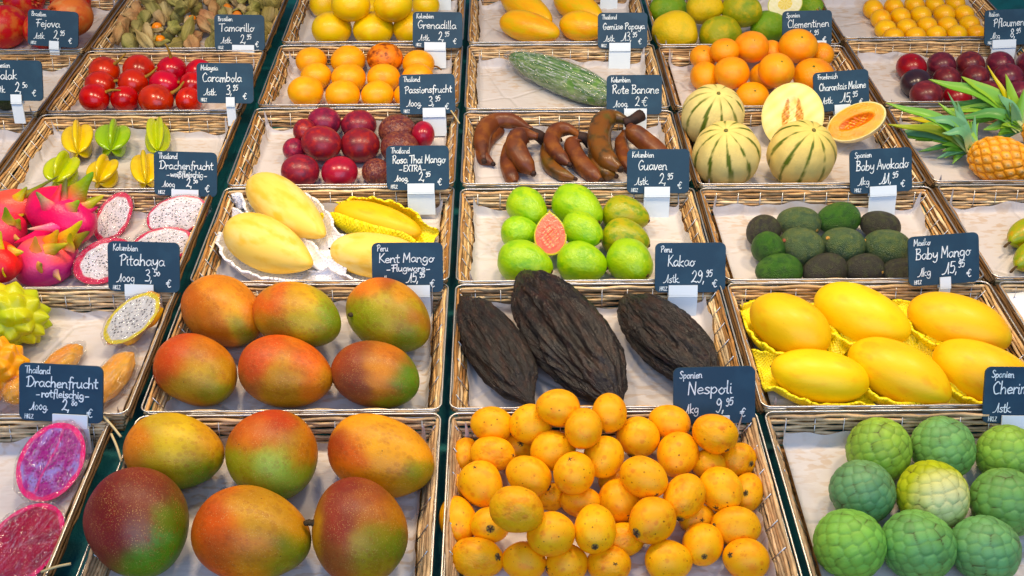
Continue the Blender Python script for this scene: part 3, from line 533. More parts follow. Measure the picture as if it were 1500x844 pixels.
# ---- guavas
M['guava'] = skin('guava_skin', [S(158, 196, 16), S(172, 202, 30), S(132, 180, 20)], mott=1.5, rough=.38, coat=.12, bump=((7, .3, 'n'), (24, .15, 'n')), spots=((9, .06, S(96, 92, 30), .6),), rnd=.06)
M['guava_y'] = skin('ripe_guava_skin', [S(158, 160, 36), S(176, 160, 44), S(112, 140, 30)], mott=1.7, rough=.4, coat=.1, bump=((9, .22, 'n'),), spots=((7, .08, S(90, 70, 30), .7),))
v, f = egg(-.16, .95, .022, 5, 30, 44, freq=3.4); gv = mesh('guava', v, f, M['guava']); v, f = egg(-.26, .95, .02, 6, 30, 44, freq=2.2); gy = mesh('guava', v, f, M['guava_y'])
calyx = star_scar(9, S(90, 80, 40))
for px, py, L, W, phi, yl, lab in ((773, 304, 62, 52, -35, 0, 'green guava in the back row behind the cut guava'), (847, 303, 78, 56, -30, 0, 'green guava with tapering end in the middle of the back row'), (917, 312, 68, 46, -12, 1, 'yellowish pear shaped guava at the end of the back row'),
    (762, 340, 54, 46, 0, 0, 'green guava nearest the long mangoes in the middle row'), (854, 337, 62, 48, -25, 0, 'green guava right beside the cut pink guava'), (917, 346, 70, 46, -14, 1, 'olive yellow guava with dark calyx dot in the middle row'),
    (770, 383, 80, 56, -15, 0, 'green guava at the front nearest the long mangoes'), (853, 384, 72, 58, -10, 0, 'green guava in the middle of the front row'), (924, 383, 70, 60, -30, 0, 'green guava at the front beside the Kakao sign')):
    W2 = max(W*1.05, .8*L); Mx, c0, Rm, s = place(('D', 2), px, py+(W2-W)/3, L*1.05, W2, phi, .95, tight=.9); o = obj('guava', gy if yl else gv, mat4=Mx); tag(o, lab, 'guava', 'whole guavas'); stick('calyx', calyx, o, (1, 0, 0), .5, 0, .99)

# ---- cut fruit: a flat face set in a half body, face normal nrm
def disc(name, mat, colfn, rad=None, nr=30, ns=80, dome=.03, hf=None):
    v = [(0, 0, dome)]; u = [(0, 0)]
    for i in range(1, nr+1):
        for j in range(ns):
            a = 2*np.pi*j/ns; q = i/nr*(rad(a) if rad else 1); v.append((q*math.cos(a), q*math.sin(a), dome*(1-(i/nr)**2))); u.append((i/nr, a))
    f = [(0, 1+j, 1+(j+1) % ns) for j in range(ns)]+[(1+(i-1)*ns+j, 1+i*ns+j, 1+i*ns+(j+1) % ns, 1+(i-1)*ns+(j+1) % ns) for i in range(1, nr) for j in range(ns)]
    v = np.array(v); v[:, 2] += np.array([hf(p[0], p[1]) for p in v]) if hf else 0; c = np.array([colfn(r, a, x, y) for (r, a), (x, y, _) in zip(u, v)]); return mesh(name, v, f, mat, np.clip(c, 0, 1))
def halfshell(name, mat, colfn=None, rad=None, depth=1., nr=20, ns=56, bumpf=None, rim=1.0):
    v = []
    for i in range(nr+1):
        t = (math.pi/2)*i/nr
        for j in range(ns): a = 2*np.pi*j/ns; q = (rad(a) if rad else 1)*math.cos(t)*rim; v.append((q*math.cos(a), q*math.sin(a), -math.sin(t)*depth-.004))
    v = np.array(v)
    if bumpf is not None: v = v*(1+bumpf(v)*np.clip(-v[:, 2:3]*6, 0, 1)[:, 0])[:, None]
    f = [(i*ns+j, (i+1)*ns+j, (i+1)*ns+(j+1) % ns, i*ns+(j+1) % ns) for i in range(nr) for j in range(ns)]
    return mesh(name, v, f, mat, np.array([colfn(p) for p in v]) if colfn else np.ones((len(v), 3)))
def face(px, py, L, W, phi, nrm, z):
    """frame of a cut face whose outline in the picture is L x W at angle phi; face centre at height z"""
    c0 = at(px, py, z); J = jac(c0); n = np.asarray(nrm, float); n /= np.linalg.norm(n); a = R_(phi)
    t = np.linalg.solve(np.vstack([J, n]), (math.cos(a)*L/2, -math.sin(a)*L/2, 0)); tx = t/np.linalg.norm(t); ty = np.cross(n, tx)
    return c0, tx, ty, n, np.linalg.norm(t), W/2/np.linalg.norm(J@ty)
def tocam(px, py, lean=0., side=0., z=.03):
    c = at(px, py, z); d = CAM-c; d /= np.linalg.norm(d); d = d+np.array((side, 0, lean)); return d/np.linalg.norm(d)
def cut(name, tkey, px, py, L, W, phi, nrm, z, deep, fleshm, fleshf, rindm, rindf, lab, cat, grp=None, rad=None, bumpf=None, wrap=False, hf=None, seed=1):
    c0, tx, ty, n, a, b = face(px, py, L, W, phi, nrm, z); e = bpy.data.objects.new(name, None); COL.objects.link(e); e.empty_display_size = .02
    e.matrix_world = frame(tx, ty, n, c0); tag(e, lab, cat, grp); Sx = Matrix.Diagonal((a, b, (a+b)/2, 1))
    k = disc('flesh', fleshm, fleshf, rad, hf=hf); o = obj('flesh', k, e, mat4=Sx)
    o = obj('rind', halfshell('rind', rindm, rindf, rad, deep, bumpf=bumpf), e, mat4=Sx)
    if wrap:
        v, f = ball(40, 60); v = v[:, [1, 2, 0]].copy(); up = v[:, 2] > 0
        v[up, 2] *= .10; v[~up, 2] *= deep; v *= 1.07; v[:, 2] += .03; w = 1+.035*snoise(v, 9, seed, 3); v[:, 0] *= w; v[:, 1] *= w; v[:, 2] += .022*snoise(v, 12, seed+1, 3)
        obj('clear_wrap', mesh('clear_wrap', v, f, M['film']), e, mat4=Sx)
    TRAY[tkey]['placed'].append((c0-n*b*.4, np.stack([tx, ty, n], 1), np.array((a, b, b*.6)))); return e
lerp = lambda a, b, t: np.asarray(a)*(1-t)+np.asarray(b)*t
M['flesh'] = skin('cut_flesh', attr=True, rough=.28, coat=.3, bump=((9, .25, 'n'),))
M['rind'] = skin('fruit_rind', attr=True, rough=.4, bump=((9, .15, 'n'),))
nz = lambda x, y, s: math.sin(x*9+s)*math.cos(y*11+s*2)+.6*math.sin(x*23+y*17+s)
pear = lambda a: 1-.30*max(0, math.cos(a))**.0*(.5+.5*math.cos(a))**1.5*abs(math.sin(a))**.4 + .10*(.5+.5*math.cos(a))**6
def guava_f(r, a, x, y):
    c = lerp(S(244, 128, 108), S(238, 112, 94), .5+.4*nz(x, y, 1)); q = (x+.18)**2/.3+y*y/.28
    if q < 1 and nz(x*2.2, y*2.2, 3) > .5: c = lerp(c, S(236, 170, 120), .8)
    if .7 < q < 1.05: c = lerp(c, S(224, 84, 74), .5)
    if r > .93: c = S(180, 176, 70)
    return c
cut('cut_guava', ('D', 2), 806, 342, 64, 53, 92, tocam(806, 342, .6), .052, .8, M['flesh'], guava_f, M['rind'], lambda p: S(130, 170, 40), 'halved guava showing salmon pink seedy flesh among green guavas', 'guava', rad=pear, hf=lambda x, y: .05*nz(x*1.6, y*1.6, 4)*max(0, 1-(x+.18)**2/.3-y*y/.28))

# ---- avocados
M['avo'] = skin('avocado_skin', [S(82, 102, 66), S(62, 84, 58), S(100, 112, 66)], mott=2.2, rough=.42, coat=.2, bump=((22, .6, 'v'), (14, .35, 'n')), spots=((20, .2, S(136, 146, 80), .5),), rnd=.1)
M['avo_g'] = skin('green_avocado_skin', [S(58, 100, 36), S(76, 114, 44), S(44, 80, 34)], mott=2.2, rough=.4, coat=.15, bump=((22, .6, 'v'), (14, .35, 'n')), spots=((22, .1, S(140, 160, 60), .5),))
M['avo_b'] = skin('ripe_avocado_skin', [S(58, 56, 46), S(48, 46, 46), S(70, 74, 50)], mott=2.2, rough=.5, coat=.08, bump=((22, .6, 'v'), (14, .35, 'n')), spots=((22, .1, S(110, 96, 70), .5),))
AV = {k: mesh('avocado', *egg(.1, .97, .015, 3, 30, 44), M[k]) for k in ('avo', 'avo_g', 'avo_b')}
btn = stem_mesh('stem_button', .05, .11, .09, S(190, 150, 90), .0); btn2 = stem_mesh('stem_button', .05, .11, .09, S(150, 90, 70), .0)
for px, py, L, W, phi, k, sb, lab in ((1118, 338, 48, 44, 20, 'avo_b', None, 'dark avocado at the back corner nearest the guavas'), (1170, 322, 60, 38, -8, 'avo', (.85, -.2), 'green avocado second in the back row'), (1228, 317, 60, 40, 5, 'avo_g', (-.9, -.2), 'brightest green avocado in the back row'), (1289, 329, 56, 40, -15, 'avo_b', None, 'brown black avocado at the end of the back row'),
    (1126, 362, 44, 46, 70, 'avo_g', None, 'half hidden green avocado at the basket side'), (1173, 359, 62, 52, -20, 'avo', (-.8, .15), 'green avocado with pinkish stem button facing out'), (1234, 357, 62, 48, -12, 'avo', (-.7, .25), 'green avocado with pale yellow stem button facing out'), (1299, 361, 66, 50, -12, 'avo', (-.95, .1), 'speckled olive avocado beside the Baby Mango sign'),
    (1141, 394, 64, 44, 0, 'avo_g', None, 'green avocado at the front corner nearest the Kakao sign'), (1208, 394, 62, 44, 10, 'avo_b', None, 'purple black avocado second in the front row'), (1266, 393, 56, 42, 0, 'avo_b', (.9, .1), 'purple black avocado third in the front row'), (1316, 398, 50, 38, 0, 'avo_b', None, 'black avocado tucked behind the Baby Mango sign')):
    W2 = max(W*1.1, .80*L); Mx, c0, Rm, s = place(('E', 2), px, py+(W2-W)/2, L*1.1, W2, phi, .95, tight=.84); o = obj('avocado', AV[k], mat4=Mx); tag(o, lab, 'avocado', 'baby avocados')
    if sb: stick('stem_button', btn2 if px == 1173 else btn, o, local(c0, Rm, s, *sb), 1, 0, .97)

# ---- melons
M['melon'] = skin('melon_skin', attr=True, rough=.55, spec=.3, bump=((26, .3, 'n'), (60, .2, 'v')))
def melon(seed, warm):
    v, f = ball(64, 120); ph = np.arctan2(v[:, 2], v[:, 1])+.05*snoise(v, 2.2, seed); c = np.cos(10*ph)
    g = 1+.013*(c-1)*np.clip(1-v[:, 0]**2, 0, 1)**.5-.035*np.exp(-(1-v[:, 0])/.03); n = snoise(v, 3.3, seed+2)
    k = np.clip((-c-.76+.07*n+.10*snoise(v, 12, seed+4))/.14, 0, 1)*np.clip((1-np.abs(v[:, 0]))*9, 0, 1); k *= np.clip(.9+.4*snoise(v, 2.3, seed+8), .3, 1)
    base = lerp(S(226, 210, 148), S(222, 194, 116), warm); base = np.tile(base, (len(v), 1))*(1+.05*snoise(v, 14, seed+6))[:, None]
    base = base*(1-.5*np.clip(v[:, 0:1]-.6, 0, 1))+np.array(S(196, 196, 70))*.5*np.clip(v[:, 0:1]-.6, 0, 1)
    col = base*(1-k[:, None])+np.array(S(88, 104, 40))*k[:, None]; return mesh('melon', v*g[:, None], f, M['melon'], np.clip(col, 0, 1))
mst = stem_mesh('stem', .07, .045, .06, S(110, 104, 60), .0)
for i, (px, py, d, pole, w, lab) in enumerate(((1044, 170, 96, (.08, .72), .0, 'pale melon with green stripes behind the other whole melons'), (1064, 227, 103, (-.12, .70), .25, 'striped melon in front, beside the red bananas'), (1174, 226, 104, (.20, .74), .5, 'yellowish striped melon in front, below the cut melon halves'))):
    Mx, c0, Rm, s = place(('E', 3), px, py, d, d*.96, 0, .97, pole=pole, tight=.9); o = obj('melon', melon(i+3, w), mat4=Mx); tag(o, lab, 'melon', 'whole striped melons'); stick('stem', mst, o, (1, 0, 0), 1, 0, .93)
def melon_w(r, a, x, y):
    c = lerp(S(244, 232, 168), S(240, 222, 140), .5+.5*nz(x*.7, y*.7, 2))
    for sx in (-.22, .22):
        q = abs(y-sx*(1-.55*x)+0)/.13
        if -.45 < x < .55 and q < (1-abs(x-.0)/.62): c = lerp(S(232, 186, 112), S(188, 120, 60), .5+.5*nz(x*3, y*3, 5))
    if r > .95: c = S(226, 214, 140)
    return c
def melon_o(r, a, x, y):
    c = lerp(S(250, 166, 16), S(246, 150, 10), .5+.5*nz(x*.5, y*.5, 2)); q = x*x/.34+y*y/.10
    if q < 1: c = lerp(S(222, 120, 20), S(196, 110, 40), .5+.5*nz(x*3, y*3, 5))
    if q < .5 and nz(x*3, y*3, 1) > .6: c = S(236, 190, 90)
    if r > .93: c = S(232, 170, 60)
    if r > .965: c = S(214, 206, 150)
    return c
cut('melon_half', ('E', 3), 1161, 170, 98, 92, 88, tocam(1161, 170, .25, 0), .060, .9, M['flesh'], melon_w, M['melon'], lambda p: S(220, 206, 140), 'pale cream cut melon half with two lines of seeds', 'melon', hf=lambda x, y: -.10*max(0, 1-(x/.6)**2-(y/.36)**2)+.02*nz(x*2, y*2, 3)*max(0, 1-(x/.6)**2-(y/.3)**2))
cut('melon_half', ('E', 3), 1254, 178, 92, 50, 22, tocam(1254, 178, .75, -.5), .062, 1.0, M['flesh'], melon_o, M['melon'], lambda p: S(226, 214, 176), 'orange fleshed melon half leaning beside the price sign', 'melon', hf=lambda x, y: -.22*max(0, 1-x*x/.4-y*y/.13)+.04*nz(x*2, y*2, 1)*max(0, 1-x*x/.4-y*y/.13))

# ---- red bananas: each finger a bent tube through points of its picture
M['banana'] = skin('red_banana_skin', [S(104, 58, 36), S(76, 42, 32), S(126, 78, 44)], mott=26, rough=.45, coat=.05, spots=((90, .12, S(60, 34, 24), .6),), bump=((60, .12, 'n'),))
M['banana_g'] = skin('olive_banana_skin', [S(112, 72, 36), S(84, 78, 38), S(60, 48, 28)], mott=24, rough=.4, coat=.15, spots=((90, .14, S(50, 32, 22), .8),), bump=((60, .12, 'n'),))
M['banana_t'] = skin('banana_tip', [S(54, 36, 30), S(34, 24, 22)], mott=60, rough=.7)
def banana(parent, pts, rpx, mat='banana', z=None):
    P = []; n = len(pts); zz = z or [.022]*n
    P = catmull([at(x, y, h) for (x, y), h in zip(pts, zz)], 7); r = rpx/scale_at(P[len(P)//2]); t = np.linspace(0, 1, len(P))
    prof = np.interp(t, [0, .05, .16, .3, .6, .85, .95, 1], [.32, .34, .55, .92, 1, .82, .45, .26]); sec = lambda a: 1+.055*math.cos(5*a)
    v, f = tube(P, r*prof, 15, sect=sec); o = obj('banana', mesh('banana', v-np.array(parent.location), f, M[mat]), parent)
    d = P[-1]-P[-2]; d /= np.linalg.norm(d); v, f = tube([P[-1]-d*.002, P[-1]+d*.003, P[-1]+d*.005], [r*.3, r*.27, r*.18], 10); obj('banana_tip', mesh('banana_tip', v-np.array(parent.location), f, M['banana_t']), o)
    return o
def hand(px, py, lab, fingers, stem, sz):
    e = bpy.data.objects.new('banana_hand', None); COL.objects.link(e); e.location = at(px, py, 0); e.empty_display_size = .02; tag(e, lab, 'bananas', 'hands of red bananas')
    for a in fingers: banana(e, *a)
    P = catmull([at(x, y, h) for (x, y), h in zip(stem, sz)], 5); v, f = tube(P, np.linspace(.009, .012, len(P)), 10); obj('stem', mesh('stem', v-np.array(e.location), f, M['banana_t']), e)
hand(745, 225, 'hand of four red bananas nearest the passion fruits', [
    ([(778, 190), (752, 178), (722, 180), (706, 202), (709, 236)], 14, 'banana', [.03, .03, .026, .024, .016]), ([(770, 196), (735, 190), (712, 208), (706, 228), (722, 240)], 12, 'banana', [.012]*5),
    ([(788, 200), (766, 198), (755, 214), (766, 236), (781, 254)], 16.5, 'banana', [.044, .046, .04, .03, .02]), ([(775, 205), (752, 212), (744, 234), (748, 256), (755, 268)], 12.5, 'banana', [.024, .018, .015, .014, .014])], [(776, 194), (786, 197), (797, 205)], [.032, .034, .02])
hand(835, 225, 'small hand of three red bananas in the middle of the basket', [
    ([(852, 201), (834, 190), (815, 192), (808, 210), (820, 229), (834, 241)], 12.5, 'banana', [.04, .04, .038, .034, .03, .028]), ([(822, 205), (803, 214), (803, 238), (820, 254), (842, 262)], 11, 'banana_g', [.014]*5),
    ([(852, 203), (838, 210), (846, 232), (864, 252), (880, 264)], 14, 'banana', [.036, .03, .022, .017, .015])], [(846, 199), (858, 203), (866, 210)], [.04, .034, .024])
hand(905, 225, 'hand of bananas with olive patches partly behind the Guaven sign', [
    ([(921, 178), (900, 172), (882, 182), (877, 208), (889, 234), (909, 248)], 17.5, 'banana_g', [.05, .05, .046, .04, .034, .03]), ([(890, 200), (874, 214), (874, 238), (886, 252), (902, 258)], 13, 'banana_g', [.016]*5),
    ([(924, 184), (926, 192), (946, 208), (968, 226), (980, 238)], 15, 'banana', [.05, .048, .034, .026, .022]), ([(914, 192), (910, 210), (914, 232), (922, 250)], 11, 'banana', [.03, .02, .016, .015])], [(914, 180), (927, 176), (939, 169)], [.05, .054, .056])

# ---- clementines, plums, passion fruit and other round fruit
def orb(name, cat, grp, tkey, rows, mat, shape, labf, partn=None, partm=None, cr=.95, tight=.9, psz=1., minr=.87):
    n = 0
    for r, items in rows.items():
        for j, q in enumerate(items):
            px, py, L, W, phi = q[:5]; ex = q[5] if len(q) > 5 else None; mk = q[6] if len(q) > 6 else None; li = q[7] if len(q) > 7 else 0
            me = shape[n % len(shape)]; W2 = max(W, minr*L); py += (W2-W)/2; W = W2
            Mx, c0, Rm, s = place(tkey, px, py, L, W, phi, cr, tight=tight, lift=li); 
            if mk: me = me.copy(); me.materials[0] = M[mk]
            o = obj(name, me, mat4=Mx); tag(o, labf(r, j, q), cat, grp)
            if ex and partm: stick(partn, partm[n % len(partm)], o, local(c0, Rm, s, *ex), psz, n*1.3, .98)
            n += 1
def gen(mat, n=3, **k): return [mesh('fruit', *egg(k.get('k', 0), k.get('pw', 1), k.get('lump', .015), 7*i+k.get('seed', 1), 26, 40, dent=k.get('dent', 0), tail=k.get('tail', 0), freq=k.get('freq', 2)), mat) for i in range(n)]
M['clem'] = skin('clementine_peel', [S(252, 166, 14), S(250, 150, 10)], mott=1.5, rough=.36, coat=.15, bump=((40, .22, 'v'),), rnd=.05)
cbtn = [stem_mesh('stem_button', .035, .07, .05, S(96, 110, 50), 0)]
orb('clementine', 'clementine', 'clementines in a pile', ('E', 4), {'back': [(1030, 84, 40, 36, 0, (.0, .6)), (1062, 74, 44, 36, 0, (.1, .5)), (1130, 76, 36, 34, 0), (1204, 80, 36, 36, 0)], 'middle': [(1032, 112, 42, 44, 0, (.1, .5)), (1120, 112, 46, 40, 0)], 'front': [(1102, 139, 50, 38, 0, (.1, .5)), (1072, 107, 53, 48, 0, (.3, .5), None, .01), (1137, 103, 54, 51, 0, (.2, .6), None, .01), (1192, 110, 62, 50, 0, (-.1, .6), None, .008)], 'top': [(1101, 69, 52, 47, 0, (.1, .5), None, .035), (1169, 67, 58, 49, 0, (.1, .6), None, .035)]},
    M['clem'], gen(M['clem'], 3, lump=.012), lambda r, j, q: f'glossy orange clementine, {ORD[j]} from the left in the {r} row', 'stem_button', cbtn, .93)
M['plum'] = skin('plum_skin', [S(96, 34, 44), S(70, 26, 42), S(120, 48, 54)], mott=1.6, rough=.36, coat=.12, spots=((16, .12, S(170, 110, 100), .4),), rnd=.12)
M['plum_r'] = skin('red_plum_skin', [S(142, 24, 36), S(112, 20, 34)], mott=1.6, rough=.32, coat=.2)
M['plum_b'] = skin('black_plum_skin', [S(50, 30, 38), S(38, 26, 36)], mott=1.6, rough=.3, coat=.3)
plb = [stem_mesh('stem_scar', .02, .06, .05, S(120, 90, 70), 0)]
orb('plum', 'plum', 'dark plums', ('F', 4), {'back': [(1335, 99, 46, 42, 0, (.1, .7), 'plum_r'), (1379, 96, 44, 40, 0, (.1, .7)), (1421, 95, 44, 40, 0, (.1, .7)), (1465, 95, 44, 40, 0, (.1, .7)), (1509, 95, 44, 40, 0)], 'middle': [(1342, 121, 48, 40, 10, (.1, .7), 'plum_b'), (1387, 116, 42, 38, 0, (.0, .6)), (1429, 114, 42, 38, 0, (.0, .6)), (1477, 113, 46, 40, 0, (.1, .6)), (1520, 115, 42, 38, 0)], 'front': [(1357, 138, 50, 40, 0, (.1, .6)), (1402, 143, 44, 40, 0, (0, .5), 'plum_r'), (1450, 138, 46, 40, 0, (.1, .6)), (1494, 138, 44, 40, 0, (.1, .6))]},
    M['plum'], gen(M['plum'], 3, lump=.012), lambda r, j, q: f"{'bright red' if q[6:7] == ('plum_r',) else 'blackish' if q[6:7] == ('plum_b',) else 'dark purple'} plum, {ORD[j]} from the left in the {r} row", 'stem_scar', plb, .93)
M['yplum'] = skin('yellow_plum_skin', [S(250, 188, 26), S(244, 170, 20), S(248, 196, 56)], mott=1.2, rough=.35, coat=.15, rnd=.06)
orb('yellow_plum', 'plum', 'small yellow plums in rows', ('F', 5), {'back': [(1279, 14, 31, 30, 0), (1309, 11, 30, 28, 0), (1339, 8, 31, 29, 0), (1369, 8, 30, 28, 0), (1399, 6, 31, 29, 0)], 'second': [(1290, 28, 31, 29, 0), (1319, 25, 31, 29, 0), (1349, 23, 32, 29, 0), (1383, 21, 33, 29, 0), (1412, 21, 31, 28, 0)], 'third': [(1297, 43, 33, 29, 0), (1328, 41, 31, 28, 0), (1358, 38, 31, 28, 0), (1388, 38, 31, 28, 0), (1420, 36, 32, 28, 0)], 'front': [(1309, 54, 32, 27, 0), (1341, 53, 32, 27, 0), (1371, 51, 31, 27, 0), (1402, 50, 31, 27, 0), (1430, 49, 30, 26, 0)]},
    M['yplum'], gen(M['yplum'], 3, lump=.01), lambda r, j, q: f'small yellow plum, {ORD[j]} from the left in the {r} row', None, None, .93)
M['passion'] = skin('passion_skin', [S(128, 38, 56), S(98, 32, 50), S(160, 50, 58)], mott=1.8, rough=.38, coat=.12, spots=((13, .16, S(220, 150, 140), .5),), bump=((10, .08, 'n'),), rnd=.14)
M['passion_r'] = skin('red_passion_skin', [S(160, 40, 56), S(134, 36, 54)], mott=1.8, rough=.3, coat=.25, spots=((15, .07, S(230, 150, 140), .5),))
M['passion_w'] = skin('wrinkled_passion_skin', [S(104, 52, 50), S(76, 36, 46), S(136, 82, 60)], mott=3, rough=.36, coat=.15, bump=((5, .7, 'n'), (11, .3, 'n')))
orb('passion_fruit', 'passion fruit', 'passion fruits in a pile', ('C', 3), {'back': [(475, 178, 50, 42, 0), (526, 181, 52, 40, 0), (582, 186, 56, 36, 0, None, 'passion_w'), (620, 197, 34, 40, 0, None, 'passion_r')], 'middle': [(446, 192, 34, 36, 0), (431, 219, 34, 34, 0), (471, 209, 60, 50, -10), (528, 213, 58, 52, 0), (585, 216, 56, 48, 0, None, 'passion_w')], 'front': [(440, 248, 57, 44, 0), (498, 250, 54, 42, 0, None, 'passion_r'), (551, 252, 42, 40, 0, None, 'passion_w'), (600, 250, 46, 40, 0)]},
    M['passion'], gen(M['passion'], 3, lump=.015), lambda r, j, q: f"{'wrinkled brown' if q[6:7] == ('passion_w',) else 'bright red' if q[6:7] == ('passion_r',) else 'smooth purple'} passion fruit, {ORD[j]} from the left in the {r} row", None, None, .93)
M['gran'] = skin('granadilla_skin', [S(250, 176, 18), S(244, 158, 14), S(238, 164, 44)], mott=1.4, rough=.4, coat=.12, spots=((5, .06, S(140, 80, 20), .7),), bump=((30, .1, 'n'),), rnd=.06)
M['gran_b'] = skin('bruised_granadilla_skin', [S(236, 140, 14), S(150, 62, 16), S(120, 54, 24)], mott=1.3, rough=.4, coat=.12, spots=((9, .18, S(230, 110, 40), .9),), bump=((12, .3, 'n'),))
gst = [stem_mesh('stem', .5, .07, .05, S(120, 84, 40), .2)]
orb('granadilla', 'granadilla', 'orange granadillas in rows', ('C', 4), {'back': [(456, 89, 47, 40, 0, (.9, -.3)), (510, 88, 51, 42, 0), (564, 85, 53, 44, 0, None, 'gran_b'), (613, 92, 48, 38, 0, (.97, -.2))], 'middle': [(463, 111, 46, 38, 0), (511, 114, 51, 42, 0), (562, 114, 50, 42, 0), (612, 112, 46, 38, 0)], 'front': [(448, 132, 53, 41, 0), (502, 136, 52, 38, 0), (553, 137, 48, 37, 0), (598, 140, 42, 36, 0)]},
    M['gran'], gen(M['gran'], 3, lump=.015), lambda r, j, q: f"{'bruised brown patched' if q[6:7] == ('gran_b',) else 'plain'} orange granadilla, {ORD[j]} from the left in the {r} row", 'stem', gst, .95)
M['marac'] = skin('maracuja_skin', [S(240, 200, 24), S(232, 184, 24), S(236, 206, 60)], mott=1.3, rough=.38, coat=.15, spots=((4, .05, S(130, 110, 30), .5),), bump=((18, .08, 'n'),), rnd=.05)
orb('maracuja', 'maracuja', 'yellow maracujas', ('C', 5), {'back': [(476, 6, 46, 42, 0), (540, 14, 40, 36, 0), (624, 8, 40, 38, 0)], 'front': [(486, 38, 60, 43, 0), (547, 39, 60, 43, 0), (606, 38, 60, 43, 0)], 'top': [(514, 3, 58, 42, -8, None, None, .04), (576, 3, 58, 42, 4, None, None, .04)]},
    M['marac'], gen(M['marac'], 3, lump=.012), lambda r, j, q: f'yellow maracuja, {ORD[j]} from the left in the {r} row', None, None, .95)
M['citron'] = skin('citron_peel', [S(160, 164, 34), S(124, 150, 36), S(196, 180, 40)], mott=1.5, rough=.42, coat=.1, bump=((8, .35, 'n'), (34, .3, 'v')), rnd=.1)
M['citron_y'] = skin('yellow_citron_peel', [S(222, 190, 30), S(196, 180, 40)], mott=1.5, rough=.42, coat=.1, bump=((8, .35, 'n'), (34, .3, 'v')))
M['citron_g'] = skin('green_citron_peel', [S(112, 150, 34), S(140, 160, 36)], mott=1.5, rough=.42, coat=.1, bump=((8, .35, 'n'), (34, .3, 'v')))
orb('citron', 'citron', 'knobbly citrons', ('E', 5), {'back': [(979, 10, 56, 42, 0, None, 'citron_g'), (1032, 8, 56, 42, 0, None, 'citron_y', .03), (1086, 8, 60, 38, -10, None, None, .03), (1188, 12, 40, 40, 0, None, 'citron_g')], 'front': [(990, 42, 70, 50, -15, None, 'citron_y'), (1056, 45, 64, 44, 10), (1127, 38, 56, 46, 0, None, 'citron_g'), (1175, 40, 50, 40, 0)]},
    M['citron'], gen(M['citron'], 3, lump=.035, freq=3.4, k=-.08), lambda r, j, q: f"{'yellow' if q[6:7] == ('citron_y',) else 'green' if q[6:7] == ('citron_g',) else 'yellow green'} knobbly citron, {ORD[j]} from the left in the {r} row", None, None, .95)
def citron_f(r, a, x, y):
    c = lerp(S(240, 232, 190), S(232, 224, 170), .5+.5*nz(x, y, 1))
    if r < .42: c = lerp(S(226, 200, 90), S(236, 214, 130), .5+.5*math.sin(a*9))
    if r > .94: c = S(190, 190, 50)
    return c
cut('citron_half', ('E', 5), 1150, 6, 52, 40, 10, tocam(1150, 6, .1), .085, .8, M['flesh'], citron_f, M['rind'], lambda p: S(180, 180, 50), 'citron half with thick white pith lying cut side out', 'citron')
M['ppy'] = skin('papaya_skin', [S(240, 184, 16), S(236, 168, 14), S(224, 190, 40)], mott=1.4, rough=.42, coat=.1, spots=((5, .06, S(150, 100, 20), .7),), bump=((8, .15, 'n'),), rnd=.05)
orb('papaya', 'papaya', 'yellow papayas', ('D', 5), minr=.5, rows={'back': [(772, 12, 84, 44, -32), (848, 12, 80, 44, -28)], 'front': [(776, 40, 90, 46, -14), (854, 39, 70, 44, -8)]},
    mat=M['ppy'], shape=gen(M['ppy'], 2, lump=.02, k=-.12, freq=2.6), labf=lambda r, j, q: f"plump yellow papaya in the {r} row, {('nearest the maracujas', 'beside the Papaya price sign')[j]}", cr=.95)
M['pome'] = skin('pomegranate_skin', [S(200, 62, 52), S(178, 44, 48), S(206, 118, 70)], mott=1.3, rough=.42, coat=.1, spots=((10, .09, S(150, 80, 50), .5), (18, .08, S(220, 150, 110), .5)), bump=((14, .12, 'n'),), rnd=.12)
M['pome_o'] = skin('tan_pomegranate_skin', [S(204, 116, 70), S(190, 84, 60), S(200, 140, 90)], mott=1.3, rough=.45, coat=.05, bump=((14, .12, 'n'),))
def crownm():
    b = MB()
    for k in range(6):
        a = k*math.pi/3; c, s = math.cos(a), math.sin(a); w, f = tube([(.14*c, .14*s, -.04), (.17*c, .17*s, .1), (.25*c, .25*s, .24)], [.085, .07, .01], 6); b.add(w, f, vary(S(178, 90, 60), len(w), .15, k))
    return b.mesh('calyx', M['rind'])
crm = crownm()
orb('pomegranate', 'pomegranate', 'pomegranates', ('A', 5), {'back': [(-34, 8, 66, 60, 0), (36, -4, 64, 52, 0, (.5, -.3)), (104, 2, 60, 54, 0)], 'front': [(8, 38, 74, 62, 0, (-.4, .3)), (66, 40, 66, 52, 0, (.0, .4)), (103, 22, 70, 56, 0, (-.6, .4), 'pome_o', .03)]},
    M['pome'], gen(M['pome'], 3, lump=.02), lambda r, j, q: f"{'tan orange' if q[6:7] == ('pome_o',) else 'red'} pomegranate, {ORD[j]} from the left in the {r} row", 'calyx', [crm], .95)
M['tama'] = skin('tamarillo_skin', [S(186, 26, 22), S(150, 18, 28), S(196, 54, 26)], mott=1.1, rough=.25, coat=.3, rnd=.10)
tst = [stem_mesh('stem', 1.0, .12, .05, S(150, 120, 60), .35, i) for i in range(2)]
